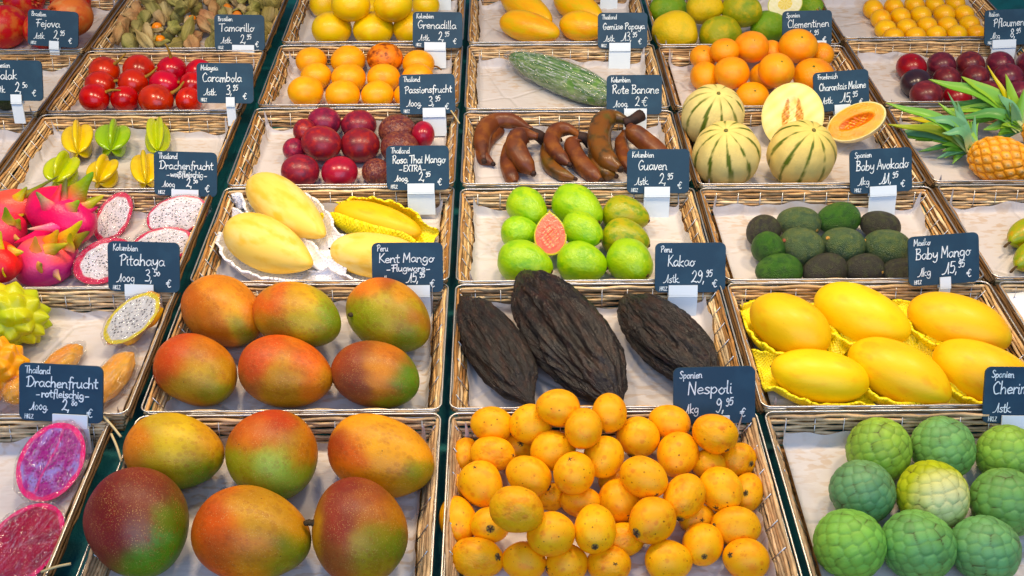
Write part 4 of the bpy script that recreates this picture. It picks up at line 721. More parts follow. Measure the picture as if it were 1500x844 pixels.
orb('tamarillo', 'tamarillo', 'red tamarillos in rows', ('B', 4), {'back': [(153, 105, 48, 44, -20, (.75, .4)), (204, 103, 50, 46, -20, None), (252, 103, 46, 42, -10, (.1, .9)), (292, 106, 42, 40, 0, None)], 'middle': [(147, 124, 47, 40, -15, (.95, .1)), (195, 122, 46, 42, -15, (.9, .3)), (241, 123, 46, 40, -15, (.9, .0)), (283, 125, 42, 40, 0, None)], 'front': [(138, 144, 47, 42, -20, (.85, .3)), (183, 145, 43, 40, 0, None), (229, 145, 54, 43, -20, (.95, .3)), (277, 147, 40, 40, 0, None)]},
    M['tama'], gen(M['tama'], 3, lump=.008, tail=.08), lambda r, j, q: f'glossy red tamarillo, {ORD[j]} from the left in the {r} row', 'stem', tst, .95)

# ---- star fruit
M['cara'] = skin('star_fruit_skin', [S(216, 190, 14), S(206, 176, 12)], mott=2, rough=.2, coat=.5, spots=((20, .08, S(240, 230, 120), .5),), rnd=.04, bump=((14, .08, 'n'),))
M['cara_g'] = skin('green_star_fruit_skin', [S(144, 178, 28), S(160, 188, 34)], mott=2, rough=.2, coat=.5, bump=((14, .08, 'n'),))
M['cara_l'] = skin('lime_star_fruit_skin', [S(186, 196, 20), S(170, 190, 16)], mott=2, rough=.2, coat=.5, bump=((14, .08, 'n'),))
M['cara_o'] = skin('amber_star_fruit_skin', [S(226, 198, 26), S(212, 186, 20)], mott=2, rough=.22, coat=.4, bump=((14, .08, 'n'),))
def starfruit(rot):
    v, f = ball(40, 90); ph = np.arctan2(v[:, 2], v[:, 1])+rot; rho = np.sqrt(np.maximum(0, 1-v[:, 0]**2))**.72
    st = .40+.62*np.abs(np.cos(2.5*ph))**2.2; q = rho*st; v[:, 1] = q*np.cos(ph-rot)*1.0; v[:, 2] = q*np.sin(ph-rot); v[:, 0] *= 1+.10*(np.abs(np.cos(2.5*ph))-.5)*np.abs(v[:, 0]); return v, f
for i, (px, py, L, W, phi, k, rot, lab) in enumerate(((115, 205, 56, 50, -78, 'cara_o', .95, 'amber yellow star fruit in the back row near the basket side'), (166, 203, 56, 54, -65, 'cara_g', 1.1, 'bright green star fruit in the middle of the back row'), (230, 199, 54, 40, -84, 'cara_l', .3, 'narrow lime star fruit standing behind the price sign'), (92, 250, 56, 56, -75, 'cara_l', 1.0, 'olive lime star fruit behind the pink dragon fruit'), (152, 252, 50, 50, -75, 'cara', .9, 'yellow star fruit behind a green dragon fruit tip'), (213, 248, 54, 44, -80, 'cara', 1.0, 'yellow star fruit half hidden by the price sign'))):
    Mx, c0, Rm, s = place(('B', 3), px, py, L, W, phi, .95); v, f = starfruit(rot); o = obj('star_fruit', mesh('star_fruit', v, f, M[k]), mat4=Mx); tag(o, lab, 'star fruit', 'star fruits')
    stick('stem', stem_mesh('stem', .08, .05, .03, S(110, 100, 40), .05), o, (-1, 0, 0), 1, 0, .98)

# ---- physalis
M['husk'] = skin('physalis_husk', attr=True, rough=.6, spec=.3, bump=((5, .5, 'n'), (13, .5, 'n')), rnd=.12)
M['berry'] = skin('physalis_berry', [S(240, 150, 14), S(232, 130, 10)], rough=.25, coat=.3)
def husk(seed, c1, c2, opened=False):
    v, f = ball(26, 50); x = v[:, 0].copy(); ph = np.arctan2(v[:, 2], v[:, 1]); rib = np.abs(np.cos(2.5*ph)); q = (.84+.2*rib**2)*(1-.55*np.clip(x, 0, 1)**1.5)
    v[:, 1] *= q; v[:, 2] *= q; v[:, 0] = np.where(x > .8, x+(x-.8)*1.4, x); v *= (1+.07*snoise(v, 4.5, seed, 3))[:, None]
    t = np.clip(.5+.5*snoise(v, 2, seed+1), 0, 1)[:, None]; col = np.array(c1)*(1-t)+np.array(c2)*t; vein = np.clip((rib-.93)/.07, 0, 1)[:, None]; col = col*(1-.35*vein)
    if opened:
        keep = lambda q2: np.mean([v[k][2] for k in q2]) < .35 or np.mean([v[k][0] for k in q2]) < -.2; f = [q2 for q2 in f if keep(q2)]
    return mesh('husk', v, f, M['husk'], np.clip(col, 0, 1))
HC = [(S(204, 184, 140), S(178, 152, 106)), (S(150, 148, 88), S(180, 168, 110)), (S(188, 170, 122), S(154, 142, 86)), (S(204, 174, 128), S(190, 144, 104)), (S(132, 132, 76), S(168, 156, 104))]
HK = [husk(400+i, *HC[i % 5]) for i in range(5)]; HO = [husk(420+i, *HC[i % 5], True) for i in range(2)]
berry = mesh('berry', *ball(16, 24), M['berry']); n = 0; rp = random.Random(5)
for ri, (y, x0, x1, cnt) in enumerate(((-14, 205, 415, 9), (0, 200, 412, 9), (14, 190, 408, 10), (27, 180, 405, 10), (40, 170, 402, 10), (52, 160, 398, 10), (62, 150, 396, 10))):
    for j in range(cnt):
        px = x0+(x1-x0)*(j+.5)/cnt+rp.uniform(-4, 4); py = y+rp.uniform(-4, 4); op = (ri, j) in ((6, 3), (3, 4), (4, 2), (3, 7), (5, 7), (2, 6))
        Mx, c0, Rm, s = place(('B', 5), px, py, rp.uniform(23, 29), rp.uniform(18, 23), rp.uniform(-180, 180), .95, tight=.78, lift=(.012 if ri < 5 else .0)+rp.choice((0, 0, .012)))
        if not op: Mx = Mx @ Matrix.Rotation(rp.uniform(-.7, .9), 4, 'Y') @ Matrix.Rotation(rp.uniform(0, 6), 4, 'X')
        o = obj('physalis', HO[n % 2] if op else HK[n % 5], mat4=Mx)
        rn = ('back', 'second', 'third', 'fourth', 'fifth', 'sixth', 'front')[ri]
        tag(o, f"{'opened physalis showing orange berry' if op else 'closed papery physalis husk'}, {ORD[j]} from the left in the {rn} row", 'physalis', 'physalis husks')
        if op: b = obj('berry', berry, o, mat4=Matrix.Translation((.05, 0, .15)) @ Matrix.Diagonal((.62, .72, .72, 1)))
        n += 1

# ---- dragon fruits: body with curling leaf-like scales
M['dragon'] = skin('dragon_skin', attr=True, rough=.4, coat=.12, spots=((7, .08, S(250, 150, 120), .4),), bump=((12, .2, 'n'),))
def bract(base, tip, w, c0, c1, c2, up, lift=.35):
    """a tapering flap from base to tip, cupped, coloured from foot to point"""
    base, tip, up = np.array(base, float), np.array(tip, float), np.array(up, float); d = tip-base; L = np.linalg.norm(d); side = np.cross(d, up); side /= np.linalg.norm(side)+1e-9; up = np.cross(side, d/L)
    n, m = 12, 6; v = []; c = []
    for i in range(n+1):
        t = i/n; wd = w*1.3*(1-t)**.7*(1+.15*math.sin(t*7))+w*.06; mid = base+d*t+up*L*lift*math.sin(t*math.pi*.55)*t
        for j in range(m+1):
            s = j/m*2-1; v.append(mid+side*wd*s-up*wd*.45*s*s); c.append(lerp(c0, c1, min(1, t*2)) if t < .5 else lerp(c1, c2, min(1, t*2-1)))
    k = len(v); v += [p-up*w*.22*(1-.7*(i//(m+1))/n) for i, p in enumerate(v)]; c += c
    f = [(i*(m+1)+j, (i+1)*(m+1)+j, (i+1)*(m+1)+j+1, i*(m+1)+j+1) for i in range(n) for j in range(m)]; f += [tuple(k+q for q in qq)[::-1] for qq in f]
    for i in range(n):
        for j in (0, m): a, b2 = i*(m+1)+j, (i+1)*(m+1)+j; f.append((a, b2, k+b2, k+a) if j else (b2, a, k+a, k+b2))
    return np.array(v), f, np.array(c)
PK, MG, OR_, GN, YG = S(226, 46, 100), S(204, 20, 96), S(226, 96, 70), S(150, 170, 60), S(206, 190, 50)
def dragon(px, py, L, W, phi, base, blobs, brs, lab, seed, lift=0.):
    v, f = egg(-.1, .95, .045, seed, 32, 48, freq=2.3); Mx, c0, Rm, s = place(('B', 2), px, py, L, W, phi, .92, lift=lift, tight=.85)
    o = obj('dragon_fruit', mesh('dragon_fruit', v, f, M['dragon'], viewcols(Mx, v, c0, px, py, L/2, base, blobs, seed)), mat4=Mx); tag(o, lab, 'dragon fruit', 'whole pink dragon fruits'); Mi = Mx.inverted(); R = L/2
    for (x0, y0, x1, y1, w, c1, c2, c3, zo) in brs:
        # foot on the skin under (x0, y0), point near (x1, y1)
        def surf(x, y, h):
            u, q = (x-px)/R, -(y-py)/R; u2 = min(.999, math.hypot(u, q)); k = min(1, .999/max(1e-6, math.hypot(u, q))); dv = viewdir(c0, u*k*.95, q*k*.95); ax = 1/np.linalg.norm((Rm.T@dv)/s); return c0+dv*ax*h
        b0 = surf(x0, y0, .96); p1 = surf(x1, y1, 1.); q = proj(p1[None])[0]; sc = scale_at(p1); dv = np.array((x1-q[0], y1-q[1])); p1 = p1+RT*dv[0]/sc-UP*dv[1]/sc-FW*zo
        dn = b0-c0; vv, ff, cc = bract(b0, p1, w/sc, c1, c2, c3, -FW, .22); vv = np.array([list(Mi @ Vector(p)) for p in vv])
        obj('scale', mesh('scale', vv, ff, M['dragon'], cc), o)
dragon(88, 316, 112, 82, -20, MG, [(-.2, .1, .7, S(222, 20, 96)), (.5, .2, .5, S(216, 40, 110)), (0, -.6, .5, S(190, 20, 90)), (-.5, .7, .4, S(222, 40, 80))], [
    (100, 312, 126, 296, 9, S(222, 60, 110), S(180, 160, 80), S(120, 176, 50), .02), (72, 300, 60, 282, 8, PK, S(190, 150, 120), S(110, 150, 70), .01), (78, 292, 92, 272, 7, PK, S(226, 70, 80), S(190, 80, 70), .0), (112, 290, 146, 256, 13, S(222, 70, 80), S(150, 165, 60), S(110, 160, 40), .015), (64, 338, 32, 356, 10, PK, PK, S(214, 40, 80), .005),
    (122, 310, 150, 290, 9, S(196, 60, 70), S(170, 170, 60), S(196, 186, 60), .0), (84, 332, 50, 337, 6, S(226, 60, 130), S(220, 120, 140), S(190, 160, 130), .012), (96, 288, 100, 264, 7, S(220, 60, 90), S(120, 110, 60), S(70, 84, 36), .0), (118, 318, 140, 306, 9, MG, MG, S(180, 30, 90), .0)],
    'hot pink dragon fruit with green tipped scales, in the middle of the pile', 501, .012)
dragon(66, 380, 104, 72, 10, S(200, 60, 110), [(-.2, .5, .5, S(232, 110, 90)), (.3, .5, .5, S(230, 90, 80)), (-.2, -.1, .5, S(214, 84, 130)), (.3, -.6, .6, S(160, 44, 120)), (-.7, -.2, .4, S(206, 70, 110)), (-.2, -.8, .4, S(170, 50, 110))], [
    (70, 362, 106, 358, 8, S(226, 150, 80), S(150, 146, 60), S(196, 180, 70), .012), (44, 392, 70, 386, 7, S(214, 130, 90), S(196, 180, 90), S(120, 130, 70), .012), (98, 358, 130, 325, 10, S(232, 110, 70), S(226, 190, 50), S(200, 190, 50), .012), (106, 374, 112, 342, 8, S(220, 120, 110), YG, S(150, 140, 50), .014), (80, 348, 92, 338, 9, S(230, 130, 70), S(226, 160, 60), S(206, 170, 70), .01), (48, 358, 58, 346, 7, S(236, 140, 100), S(226, 160, 90), S(200, 160, 90), .008), (70, 405, 92, 410, 6, S(170, 60, 110), S(200, 150, 110), S(214, 190, 110), .006), (112, 364, 134, 340, 9, S(180, 110, 60), S(150, 140, 60), S(100, 90, 40), .0)],
    'pinkish violet dragon fruit with orange back at the front of the pile', 502)
dragon(22, 306, 92, 60, 8, S(220, 84, 80), [(0, .4, .6, S(230, 100, 84)), (.5, 0, .5, S(206, 70, 70)), (-.5, -.3, .5, S(222, 90, 110))], [
    (20, 292, 44, 276, 8, S(226, 110, 70), S(200, 190, 60), S(120, 140, 40), .005), (46, 290, 66, 272, 7, S(220, 80, 60), S(230, 210, 40), S(110, 160, 50), .005), (12, 310, 18, 334, 7, S(200, 150, 80), S(160, 180, 70), S(130, 170, 60), .018), (22, 318, 32, 326, 6, S(180, 140, 60), S(140, 150, 60), S(120, 140, 50), .015), (30, 284, 88, 262, 4, S(180, 150, 60), S(120, 130, 50), S(80, 96, 40), .0)],
    'coral dragon fruit with yellow green scales at the back of the pile', 503, .004)
dragon(6, 338, 72, 54, 12, S(220, 70, 100), [(.4, .2, .5, S(206, 60, 80)), (-.4, .3, .5, S(226, 100, 110))], [
    (14, 328, 20, 304, 8, S(200, 150, 80), S(150, 172, 66), S(120, 160, 60), .02), (26, 334, 36, 322, 7, S(190, 120, 80), S(150, 150, 60), S(130, 150, 50), .012), (10, 348, 34, 352, 6, S(214, 80, 90), S(206, 150, 90), S(180, 170, 80), .01)],
    'pale pink dragon fruit with green flaps at the left picture edge', 505, .0)
dragon(-2, 384, 74, 62, -15, S(210, 44, 50), [(.5, .2, .6, S(222, 60, 60)), (.3, -.6, .5, S(170, 40, 60)), (-.5, .5, .5, S(226, 90, 90))], [
    (18, 372, 38, 370, 8, S(226, 100, 50), S(226, 180, 40), S(180, 170, 60), .008), (-2, 362, 10, 340, 8, S(230, 170, 50), S(236, 210, 40), S(190, 180, 60), .012), (-4, 398, 12, 396, 7, S(220, 190, 60), S(226, 206, 70), S(200, 200, 80), .012)],
    'red dragon fruit cut off by the picture edge with yellow scales', 504)
M['seedy'] = None
def seedy(name, base, b2, dark, sc, size):
    m = skin(name, [base, b2], mott=3, rough=.25, coat=.4, spots=()); nt = m.node_tree; N, L = nt.nodes, nt.links; p = N['Principled BSDF']; src = p.inputs['Base Color'].links[0].from_socket
    a = N.new('ShaderNodeVertexColor'); a.layer_name = 'Col'; tc = N.new('ShaderNodeTexCoord'); v = N.new('ShaderNodeTexVoronoi'); v.inputs['Scale'].default_value = sc; L.new(tc.outputs['Object'], v.inputs['Vector'])
    g = N.new('ShaderNodeSeparateColor'); L.new(a.outputs[0], g.inputs[0]); mm = N.new('ShaderNodeMath'); mm.operation = 'MULTIPLY'; L.new(ramp(nt, v.outputs['Distance'], size, size*.7), mm.inputs[0]); L.new(g.outputs[1], mm.inputs[1])
    L.new(mixc(nt, g.outputs[0], mixc(nt, mm.outputs[0], src, dark), (0, 0, 0)), p.inputs['Base Color'])
    rc = g.outputs[0]; L.new(mixc(nt, rc, mixc(nt, mm.outputs[0], src, dark), g2 if False else SEEDRIM[name]), p.inputs['Base Color']); return m
SEEDRIM = dict(white_dragon_flesh=S(206, 24, 84), yellow_dragon_flesh=S(226, 206, 90), red_dragon_flesh=S(232, 24, 120), crimson_flesh=S(232, 24, 110))
M['fw'] = seedy('white_dragon_flesh', S(238, 232, 236), S(230, 220, 216), S(16, 12, 12), 10, .33); M['fy'] = seedy('yellow_dragon_flesh', S(222, 220, 214), S(204, 202, 198), S(14, 12, 12), 9, .33)
M['fr'] = seedy('red_dragon_flesh', S(164, 30, 128), S(158, 136, 204), S(110, 14, 90), 13, .36); M['fc'] = seedy('crimson_flesh', S(166, 4, 62), S(138, 4, 54), S(120, 4, 48), 10, .1)
rim = lambda w: (lambda r, a, x, y: (max(0., min(1., (r-(1-w)+.02*math.sin(a*9))/.03)), 1. if r < 1-w-.05 else 0., 0))
db = lambda s: (lambda v: .05*snoise(v, 5, s, 2))
rp_ = lambda p: lerp(S(206, 30, 84), S(216, 90, 80), min(1, max(0, .5+.5*math.sin(p[0]*5+p[1]*7))))
cut('dragon_fruit_half', ('B', 2), 166, 318, 80, 47, 62, tocam(163, 322, .5, .1), .030, .8, M['fw'], rim(.2), M['dragon'], rp_, 'wrapped dragon fruit half, white flesh, beside the hot pink fruits', 'dragon fruit', 'cut white dragon fruit halves', bumpf=db(1), wrap=True, seed=1)
cut('dragon_fruit_half', ('B', 2), 260, 315, 92, 54, 18, tocam(260, 314, .6), .036, .7, M['fw'], rim(.09), M['dragon'], rp_, 'wrapped dragon fruit half, white flesh, directly below its own price sign', 'dragon fruit', 'cut white dragon fruit halves', bumpf=db(2), wrap=True, seed=2)
cut('dragon_fruit_half', ('B', 2), 239, 358, 92, 50, 12, tocam(239, 358, .6, .05), .034, .8, M['fw'], rim(.14), M['dragon'], rp_, 'wrapped dragon fruit half, white flesh, behind the Pitahaya sign', 'dragon fruit', 'cut white dragon fruit halves', bumpf=db(3), wrap=True, seed=3)
cut('dragon_fruit_half', ('B', 2), 153, 382, 94, 62, 30, tocam(156, 383, .5, .1), .030, .8, M['fw'], rim(.24), M['dragon'], rp_, 'wrapped dragon fruit half, white flesh, at the front beside the violet fruit', 'dragon fruit', 'cut white dragon fruit halves', bumpf=db(4), wrap=True, seed=4)

# ---- yellow pitahayas
M['pita'] = skin('pitahaya_skin', attr=True, rough=.42, coat=.12, spots=((4, .05, S(120, 80, 30), .8),), bump=((9, .15, 'n'),))
def knobs(seed, n=40, h=.22, w=.17):
    v, f = ball(90, 130); pts = fib(n, seed); pts = pts/np.linalg.norm(pts, axis=1)[:, None]; d = np.arccos(np.clip(v@pts.T, -1, 1)).min(1); k = np.clip(1-d/(w*1.9), 0, 1)**1.3; return v*(.92+h*k)[:, None], f, k
for i, (px, py, L, W, phi, c1, c2, lab) in enumerate(((14, 462, 112, 88, -10, S(206, 196, 20), S(176, 190, 20), 'large knobbly lime yellow pitahaya at the back'), (-2, 540, 84, 88, 60, S(240, 176, 10), S(232, 158, 14), 'orange yellow pitahaya with long knobs, in front of the lime one'))):
    v, f, k = knobs(600+i, 46, .26, .2); Mx, c0, Rm, s = place(('B', 1), px, py, L, W, phi, .95, tight=.9); t = np.clip(.5+.5*snoise(v, 1.6, 60+i), 0, 1)[:, None]; col = np.array(c1)*(1-t)+np.array(c2)*t; tipc = np.clip((k-.9)/.1, 0, 1)[:, None]; col = col*(1-.5*tipc)+np.array(S(150, 100, 30))*.5*tipc
    o = obj('pitahaya', mesh('pitahaya', v, f, M['pita'], col), mat4=Mx); tag(o, lab, 'pitahaya', 'whole yellow pitahayas')
kb = lambda s: (lambda v: .12*np.clip(snoise(v, 7, s, 2), -.3, 1.2)); yr = lambda p: lerp(S(238, 184, 16), S(226, 150, 20), min(1, max(0, .5+.5*math.sin(p[0]*4+p[1]*6))))
cut('pitahaya_half', ('B', 1), 193, 466, 100, 50, 42, tocam(193, 466, .5, -.25), .046, .95, M['fy'], rim(.16), M['pita'], yr, 'cut yellow pitahaya half with grey seeded flesh, in the corner', 'pitahaya', bumpf=kb(1), wrap=True, seed=11)
def pod(px, py, L, W, phi, lab, seed):
    v, f, k = knobs(seed, 34, .08, .24); Mx, c0, Rm, s = place(('B', 1), px, py, L, W, phi, .9, tight=.8); t = np.clip(.5+.5*snoise(v, 2, seed), 0, 1)[:, None]; col = np.array(S(244, 184, 24))*(1-t)+np.array(S(226, 150, 40))*t
    o = obj('wrapped_pitahaya', mesh('wrapped_pitahaya', v, f, M['pita'], col), mat4=Mx); tag(o, lab, 'pitahaya', 'film wrapped pitahayas')
    v, f = ball(36, 50); v = v*(1.08+.05*snoise(v, 7, seed, 3))[:, None]; v[:, 0] *= 1.08; obj('clear_wrap', mesh('clear_wrap', v, f, M['film']), o)
pod(166, 552, 96, 46, 52, 'film wrapped orange pitahaya standing beside the slate sign', 611); pod(92, 528, 74, 36, 35, 'film wrapped pitahaya peeking over the top of the slate sign', 612); pod(26, 572, 50, 40, 30, 'small film wrapped pitahaya at the lower edge of the sign', 613)

# ---- red dragon fruit halves
def groove(r, a, x, y):
    q = rim(.15)(r, a, x, y); g = max(0., 1-abs(y-.05+.04*math.sin(x*4))/.045)*.9; return (max(q[0], g), q[1], 0)
cut('red_dragon_half', ('B', 0), 75, 676, 124, 92, 66, tocam(75, 676, .6), .040, .7, M['fr'], groove, M['dragon'], lambda p: S(226, 24, 104), 'film wrapped red dragon fruit half with violet grained flesh', 'dragon fruit', 'cut red dragon fruit halves', bumpf=db(5), wrap=True, seed=5)
cut('red_dragon_half', ('B', 0), 34, 798, 150, 92, 50, tocam(34, 798, .6), .036, .7, M['fc'], rim(.12), M['dragon'], lambda p: S(226, 24, 104), 'film wrapped crimson dragon fruit half nearest the front', 'dragon fruit', 'cut red dragon fruit halves', bumpf=db(6), wrap=True, seed=6)

# ---- long green papaya in film
M['gpap'] = skin('green_papaya_skin', [S(78, 118, 56), S(110, 144, 84), S(140, 164, 112)], mott=2.4, rough=.35, coat=.2, bump=((6, .15, 'n'),))
Mx, c0, Rm, s = place(('D', 4), 822, 113, 172, 50, -22, .95); v, f = egg(.1, .96, .012, 4, 48, 48); o = obj('green_papaya', mesh('green_papaya', v, f, M['gpap']), mat4=Mx); tag(o, 'long dark green papaya wrapped tightly in clear film', 'papaya')
v, f = ball(70, 60); v = v*(1.07+.025*snoise(v*np.array((4, 1, 1)), 5, 7, 3))[:, None]; obj('clear_wrap', mesh('clear_wrap', v, f, M['film_w']), o)

# ---- pineapples
M['pine'] = skin('pineapple_skin', attr=True, rough=.5, bump=((14, .3, 'n'),)); M['leaf'] = skin('pineapple_leaf', attr=True, rough=.42, coat=.1, bump=((40, .15, 'n'),))
def pine_body(seed):
    v, f = ball(120, 160); pts = fib(105); f1, f2, ci = cells(v, pts); e = np.clip((f2-f1)/.13, 0, 1); tip = np.exp(-(f1/.05)**2)
    r = np.random.RandomState(seed); t = r.uniform(.85, 1.15, len(pts))[ci][:, None]; col = lerp(S(238, 174, 24), S(206, 126, 18), .35)*t; e2 = np.clip((f2-f1)/.06, 0, 1)[:, None]
    col = np.array(S(176, 108, 24))*(1-e2)+col*e2; k = np.clip(np.exp(-(f1/.075)**2)*1.2, 0, 1)[:, None]; col = col*(1-k)+np.array(S(226, 190, 130))*k; k2 = np.exp(-(f1/.03)**2)[:, None]; col = col*(1-.7*k2)+np.array(S(96, 70, 50))*.7*k2
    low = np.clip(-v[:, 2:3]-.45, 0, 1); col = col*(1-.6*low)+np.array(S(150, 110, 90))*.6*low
    return mesh('body', v*(1+.055*e+.035*tip)[:, None], f, M['pine'], np.clip(col, 0, 1))
def leafblade(P, w, c, seed):
    P = catmull(P, 6); n = len(P); T = np.gradient(P, axis=0); v = []; cc = []; r = np.random.RandomState(seed); hint = np.array((r.uniform(-.3, .3), -.5, .8))
    for i in range(n):
        t = i/(n-1); x = np.cross(T[i], hint); x /= np.linalg.norm(x); up = np.cross(x, T[i]); up /= np.linalg.norm(up); wd = w*(1-t)**.7*(1+.35*math.sin(t*math.pi))
        for s, h in ((-1, .35), (-.5, .08), (0, 0), (.5, .08), (1, .35)): v.append(P[i]+x*wd*s+up*wd*h); cc.append(lerp(lerp(S(196, 204, 150), c, min(1, t*4)), lerp(c, S(170, 160, 70), r.rand()), max(0, t-.8)*3)*(1.15 if abs(s) == 1 else 1))
    k = len(v); v = v+[p-np.array((0, 0, .0012)) for p in v]; cc = cc+cc; f = [(i*5+j, i*5+j+1, i*5+j+6, i*5+j+5) for i in range(n-1) for j in range(4)]; f += [tuple(q+k for q in qq)[::-1] for qq in f]
    return np.array(v), f, np.clip(np.array(cc), 0, 1)
def pineapple(px, py, L, W, phi, crown, lab, seed, base_px, lift=0.):
    Mx, c0, Rm, s = place(('F', 3), px, py, L, W, phi, .97, lift=lift, tight=.8); e = bpy.data.objects.new('pineapple', None); COL.objects.link(e); e.location = c0-np.array((0, 0, s[2])); e.empty_display_size = .03; tag(e, lab, 'pineapple', 'pineapples')
    b = obj('body', pine_body(seed), e); b.matrix_local = Matrix.Translation(-e.location) @ Mx
    mb = MB(); r = np.random.RandomState(seed); LC = [S(120, 168, 76), S(142, 180, 80), S(112, 160, 116), S(172, 184, 80), S(88, 140, 72), S(186, 176, 60)]
    z0 = c0[2]
    for k, (x, y, z, w, c, bow) in enumerate(crown):
        bx, by = base_px; a = at(bx+r.uniform(-5, 5), by+r.uniform(-5, 5), z0); t = at(x, y, z); m = (a+t)/2+np.array((0, 0, bow)); a2 = a+(m-a)*.5+np.array((0, 0, bow*.4))
        v, f, cc = leafblade([a, a2, m, m+(t-m)*.55+np.array((0, 0, bow*-.1)), t], w, LC[c], seed*50+k); mb.add(v-np.array(e.location), f, cc)
    # short leaves round the foot of the crown
    ax = at(*base_px, z0)-c0; ax /= np.linalg.norm(ax); X, Yv, _ = basis(ax)
    for k in range(22):
        a = k*2.4; o2 = X*math.cos(a)+Yv*math.sin(a); p = at(*base_px, z0); q = r.uniform(.03, .055); v, f, cc = leafblade([p-ax*.012, p+ax*.006+o2*.016, p+ax*.02+o2*q*.7, p+ax*.026+o2*q], .006, LC[r.randint(3)], seed*90+k)
        v[:, 2] = np.maximum(v[:, 2], .004); mb.add(v-np.array(e.location), f, cc)
    obj('crown', mb.mesh('crown', M['leaf']), e)
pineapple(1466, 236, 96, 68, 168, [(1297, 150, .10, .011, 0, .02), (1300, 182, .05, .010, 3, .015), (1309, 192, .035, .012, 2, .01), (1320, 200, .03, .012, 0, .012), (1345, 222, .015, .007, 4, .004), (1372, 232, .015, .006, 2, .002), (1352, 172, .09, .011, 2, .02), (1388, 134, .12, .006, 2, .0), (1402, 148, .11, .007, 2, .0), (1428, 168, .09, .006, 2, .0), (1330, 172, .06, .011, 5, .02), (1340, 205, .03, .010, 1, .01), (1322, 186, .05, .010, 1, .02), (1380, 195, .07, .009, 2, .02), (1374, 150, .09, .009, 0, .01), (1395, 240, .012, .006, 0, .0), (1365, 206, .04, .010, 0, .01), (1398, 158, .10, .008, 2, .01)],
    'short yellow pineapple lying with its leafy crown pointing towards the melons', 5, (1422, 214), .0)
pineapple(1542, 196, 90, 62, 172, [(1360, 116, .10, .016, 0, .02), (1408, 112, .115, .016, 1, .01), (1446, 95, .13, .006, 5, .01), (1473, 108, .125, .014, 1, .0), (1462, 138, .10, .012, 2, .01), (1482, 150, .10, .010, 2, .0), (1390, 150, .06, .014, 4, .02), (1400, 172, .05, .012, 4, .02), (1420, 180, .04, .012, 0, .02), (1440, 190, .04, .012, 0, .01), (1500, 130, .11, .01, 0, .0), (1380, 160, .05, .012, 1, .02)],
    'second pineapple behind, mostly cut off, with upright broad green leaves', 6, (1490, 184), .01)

M['straw'] = skin('straw', [S(206, 190, 150), S(170, 146, 100)], mott=3, rough=.6)
for a, b2, lab in (((146, 606), (177, 640), 'pale loose straw sticking out over the teal gap beside the red dragon fruit'), ((163, 636), (178, 676), 'second loose straw hanging down along the big mango basket'), ((60, 838), (104, 826), 'short straw poking out beside the crimson dragon fruit half'), ((652, 153), (673, 181), 'straw sticking up beside the Passionsfrucht sign clip')):
    p, q = at(*a, .05), at(*b2, .048); b = MB(); b.add(*tube(catmull([p, (p+q)/2+np.array((.001, 0, .002)), q], 4), .0016, 6)); tag(obj('straw', b.mesh('straw', M['straw'])), lab, 'straw', 'loose straws')

# ---- two stalked pears, salak and a spare sheet of paper
M['pear'] = skin('small_pear_skin', [S(150, 160, 40), S(120, 146, 40), S(186, 150, 50)], mott=1.3, rough=.42, coat=.1, bump=((10, .1, 'n'),))
pst = stem_mesh('stem', .5, .07, .09, S(80, 60, 36), .12)
for px, py, L, W, phi, lab in ((1502, 343, 62, 44, 200, 'small stalked green pear with reddish top, farther one'), (1512, 376, 66, 46, 205, 'small stalked green pear nearer the basket front')):
    Mx, c0, Rm, s = place(('F', 2), px, py, L, W, phi, .95, tight=.9); o = obj('small_pear', mesh('small_pear', *egg(-.2, .95, .02, 5, 26, 40, tail=.2), M['pear']), mat4=Mx); tag(o, lab, 'pear', 'small stalked pears'); stick('stem', pst, o, (1, 0, 0), 1, 0, .98)
M['salak'] = skin('salak_skin', [S(30, 52, 26), S(24, 40, 24)], mott=4, rough=.5, bump=((20, .8, 'v'),))
for px, py, L, W, lab in ((10, 143, 44, 36, 'dark green salak under the Salak sign'),):
    Mx, c0, Rm, s = place(('A', 4), px, py, L, W, 10, .95); tag(obj('salak', mesh('salak', *egg(-.1, 1, .02, 6), M['salak']), mat4=Mx), lab, 'salak', 'salaks')
# a sheet of white paper laid over the basket beside the golden mangoes
M['paper'] = skin('white_sheet', [S(224, 230, 238)], rough=.6, bump=((30, .1, 'n'),))
b = MB(); P0 = [at(1466, 428, .03), at(1640, 432, .03), at(1640, 590, .012), at(1496, 520, .012)]; nn = 10; v = []
for j in range(nn+1):
    for i in range(nn+1):
        a, c = i/nn, j/nn; p = (P0[0]*(1-a)+P0[1]*a)*(1-c)+(P0[3]*(1-a)+P0[2]*a)*c; v.append(p+np.array((0, 0, .003*math.sin(a*4+c*3))))
b.add(v, [(j*(nn+1)+i, (j+1)*(nn+1)+i, (j+1)*(nn+1)+i+1, j*(nn+1)+i+1) for j in range(nn) for i in range(nn)]); o = obj('paper_sheet', b.mesh('paper_sheet', M['paper'])); o.modifiers.new('thick', 'SOLIDIFY').thickness = .0006
tag(o, 'plain white paper sheet lying beside the golden mango basket', 'paper')

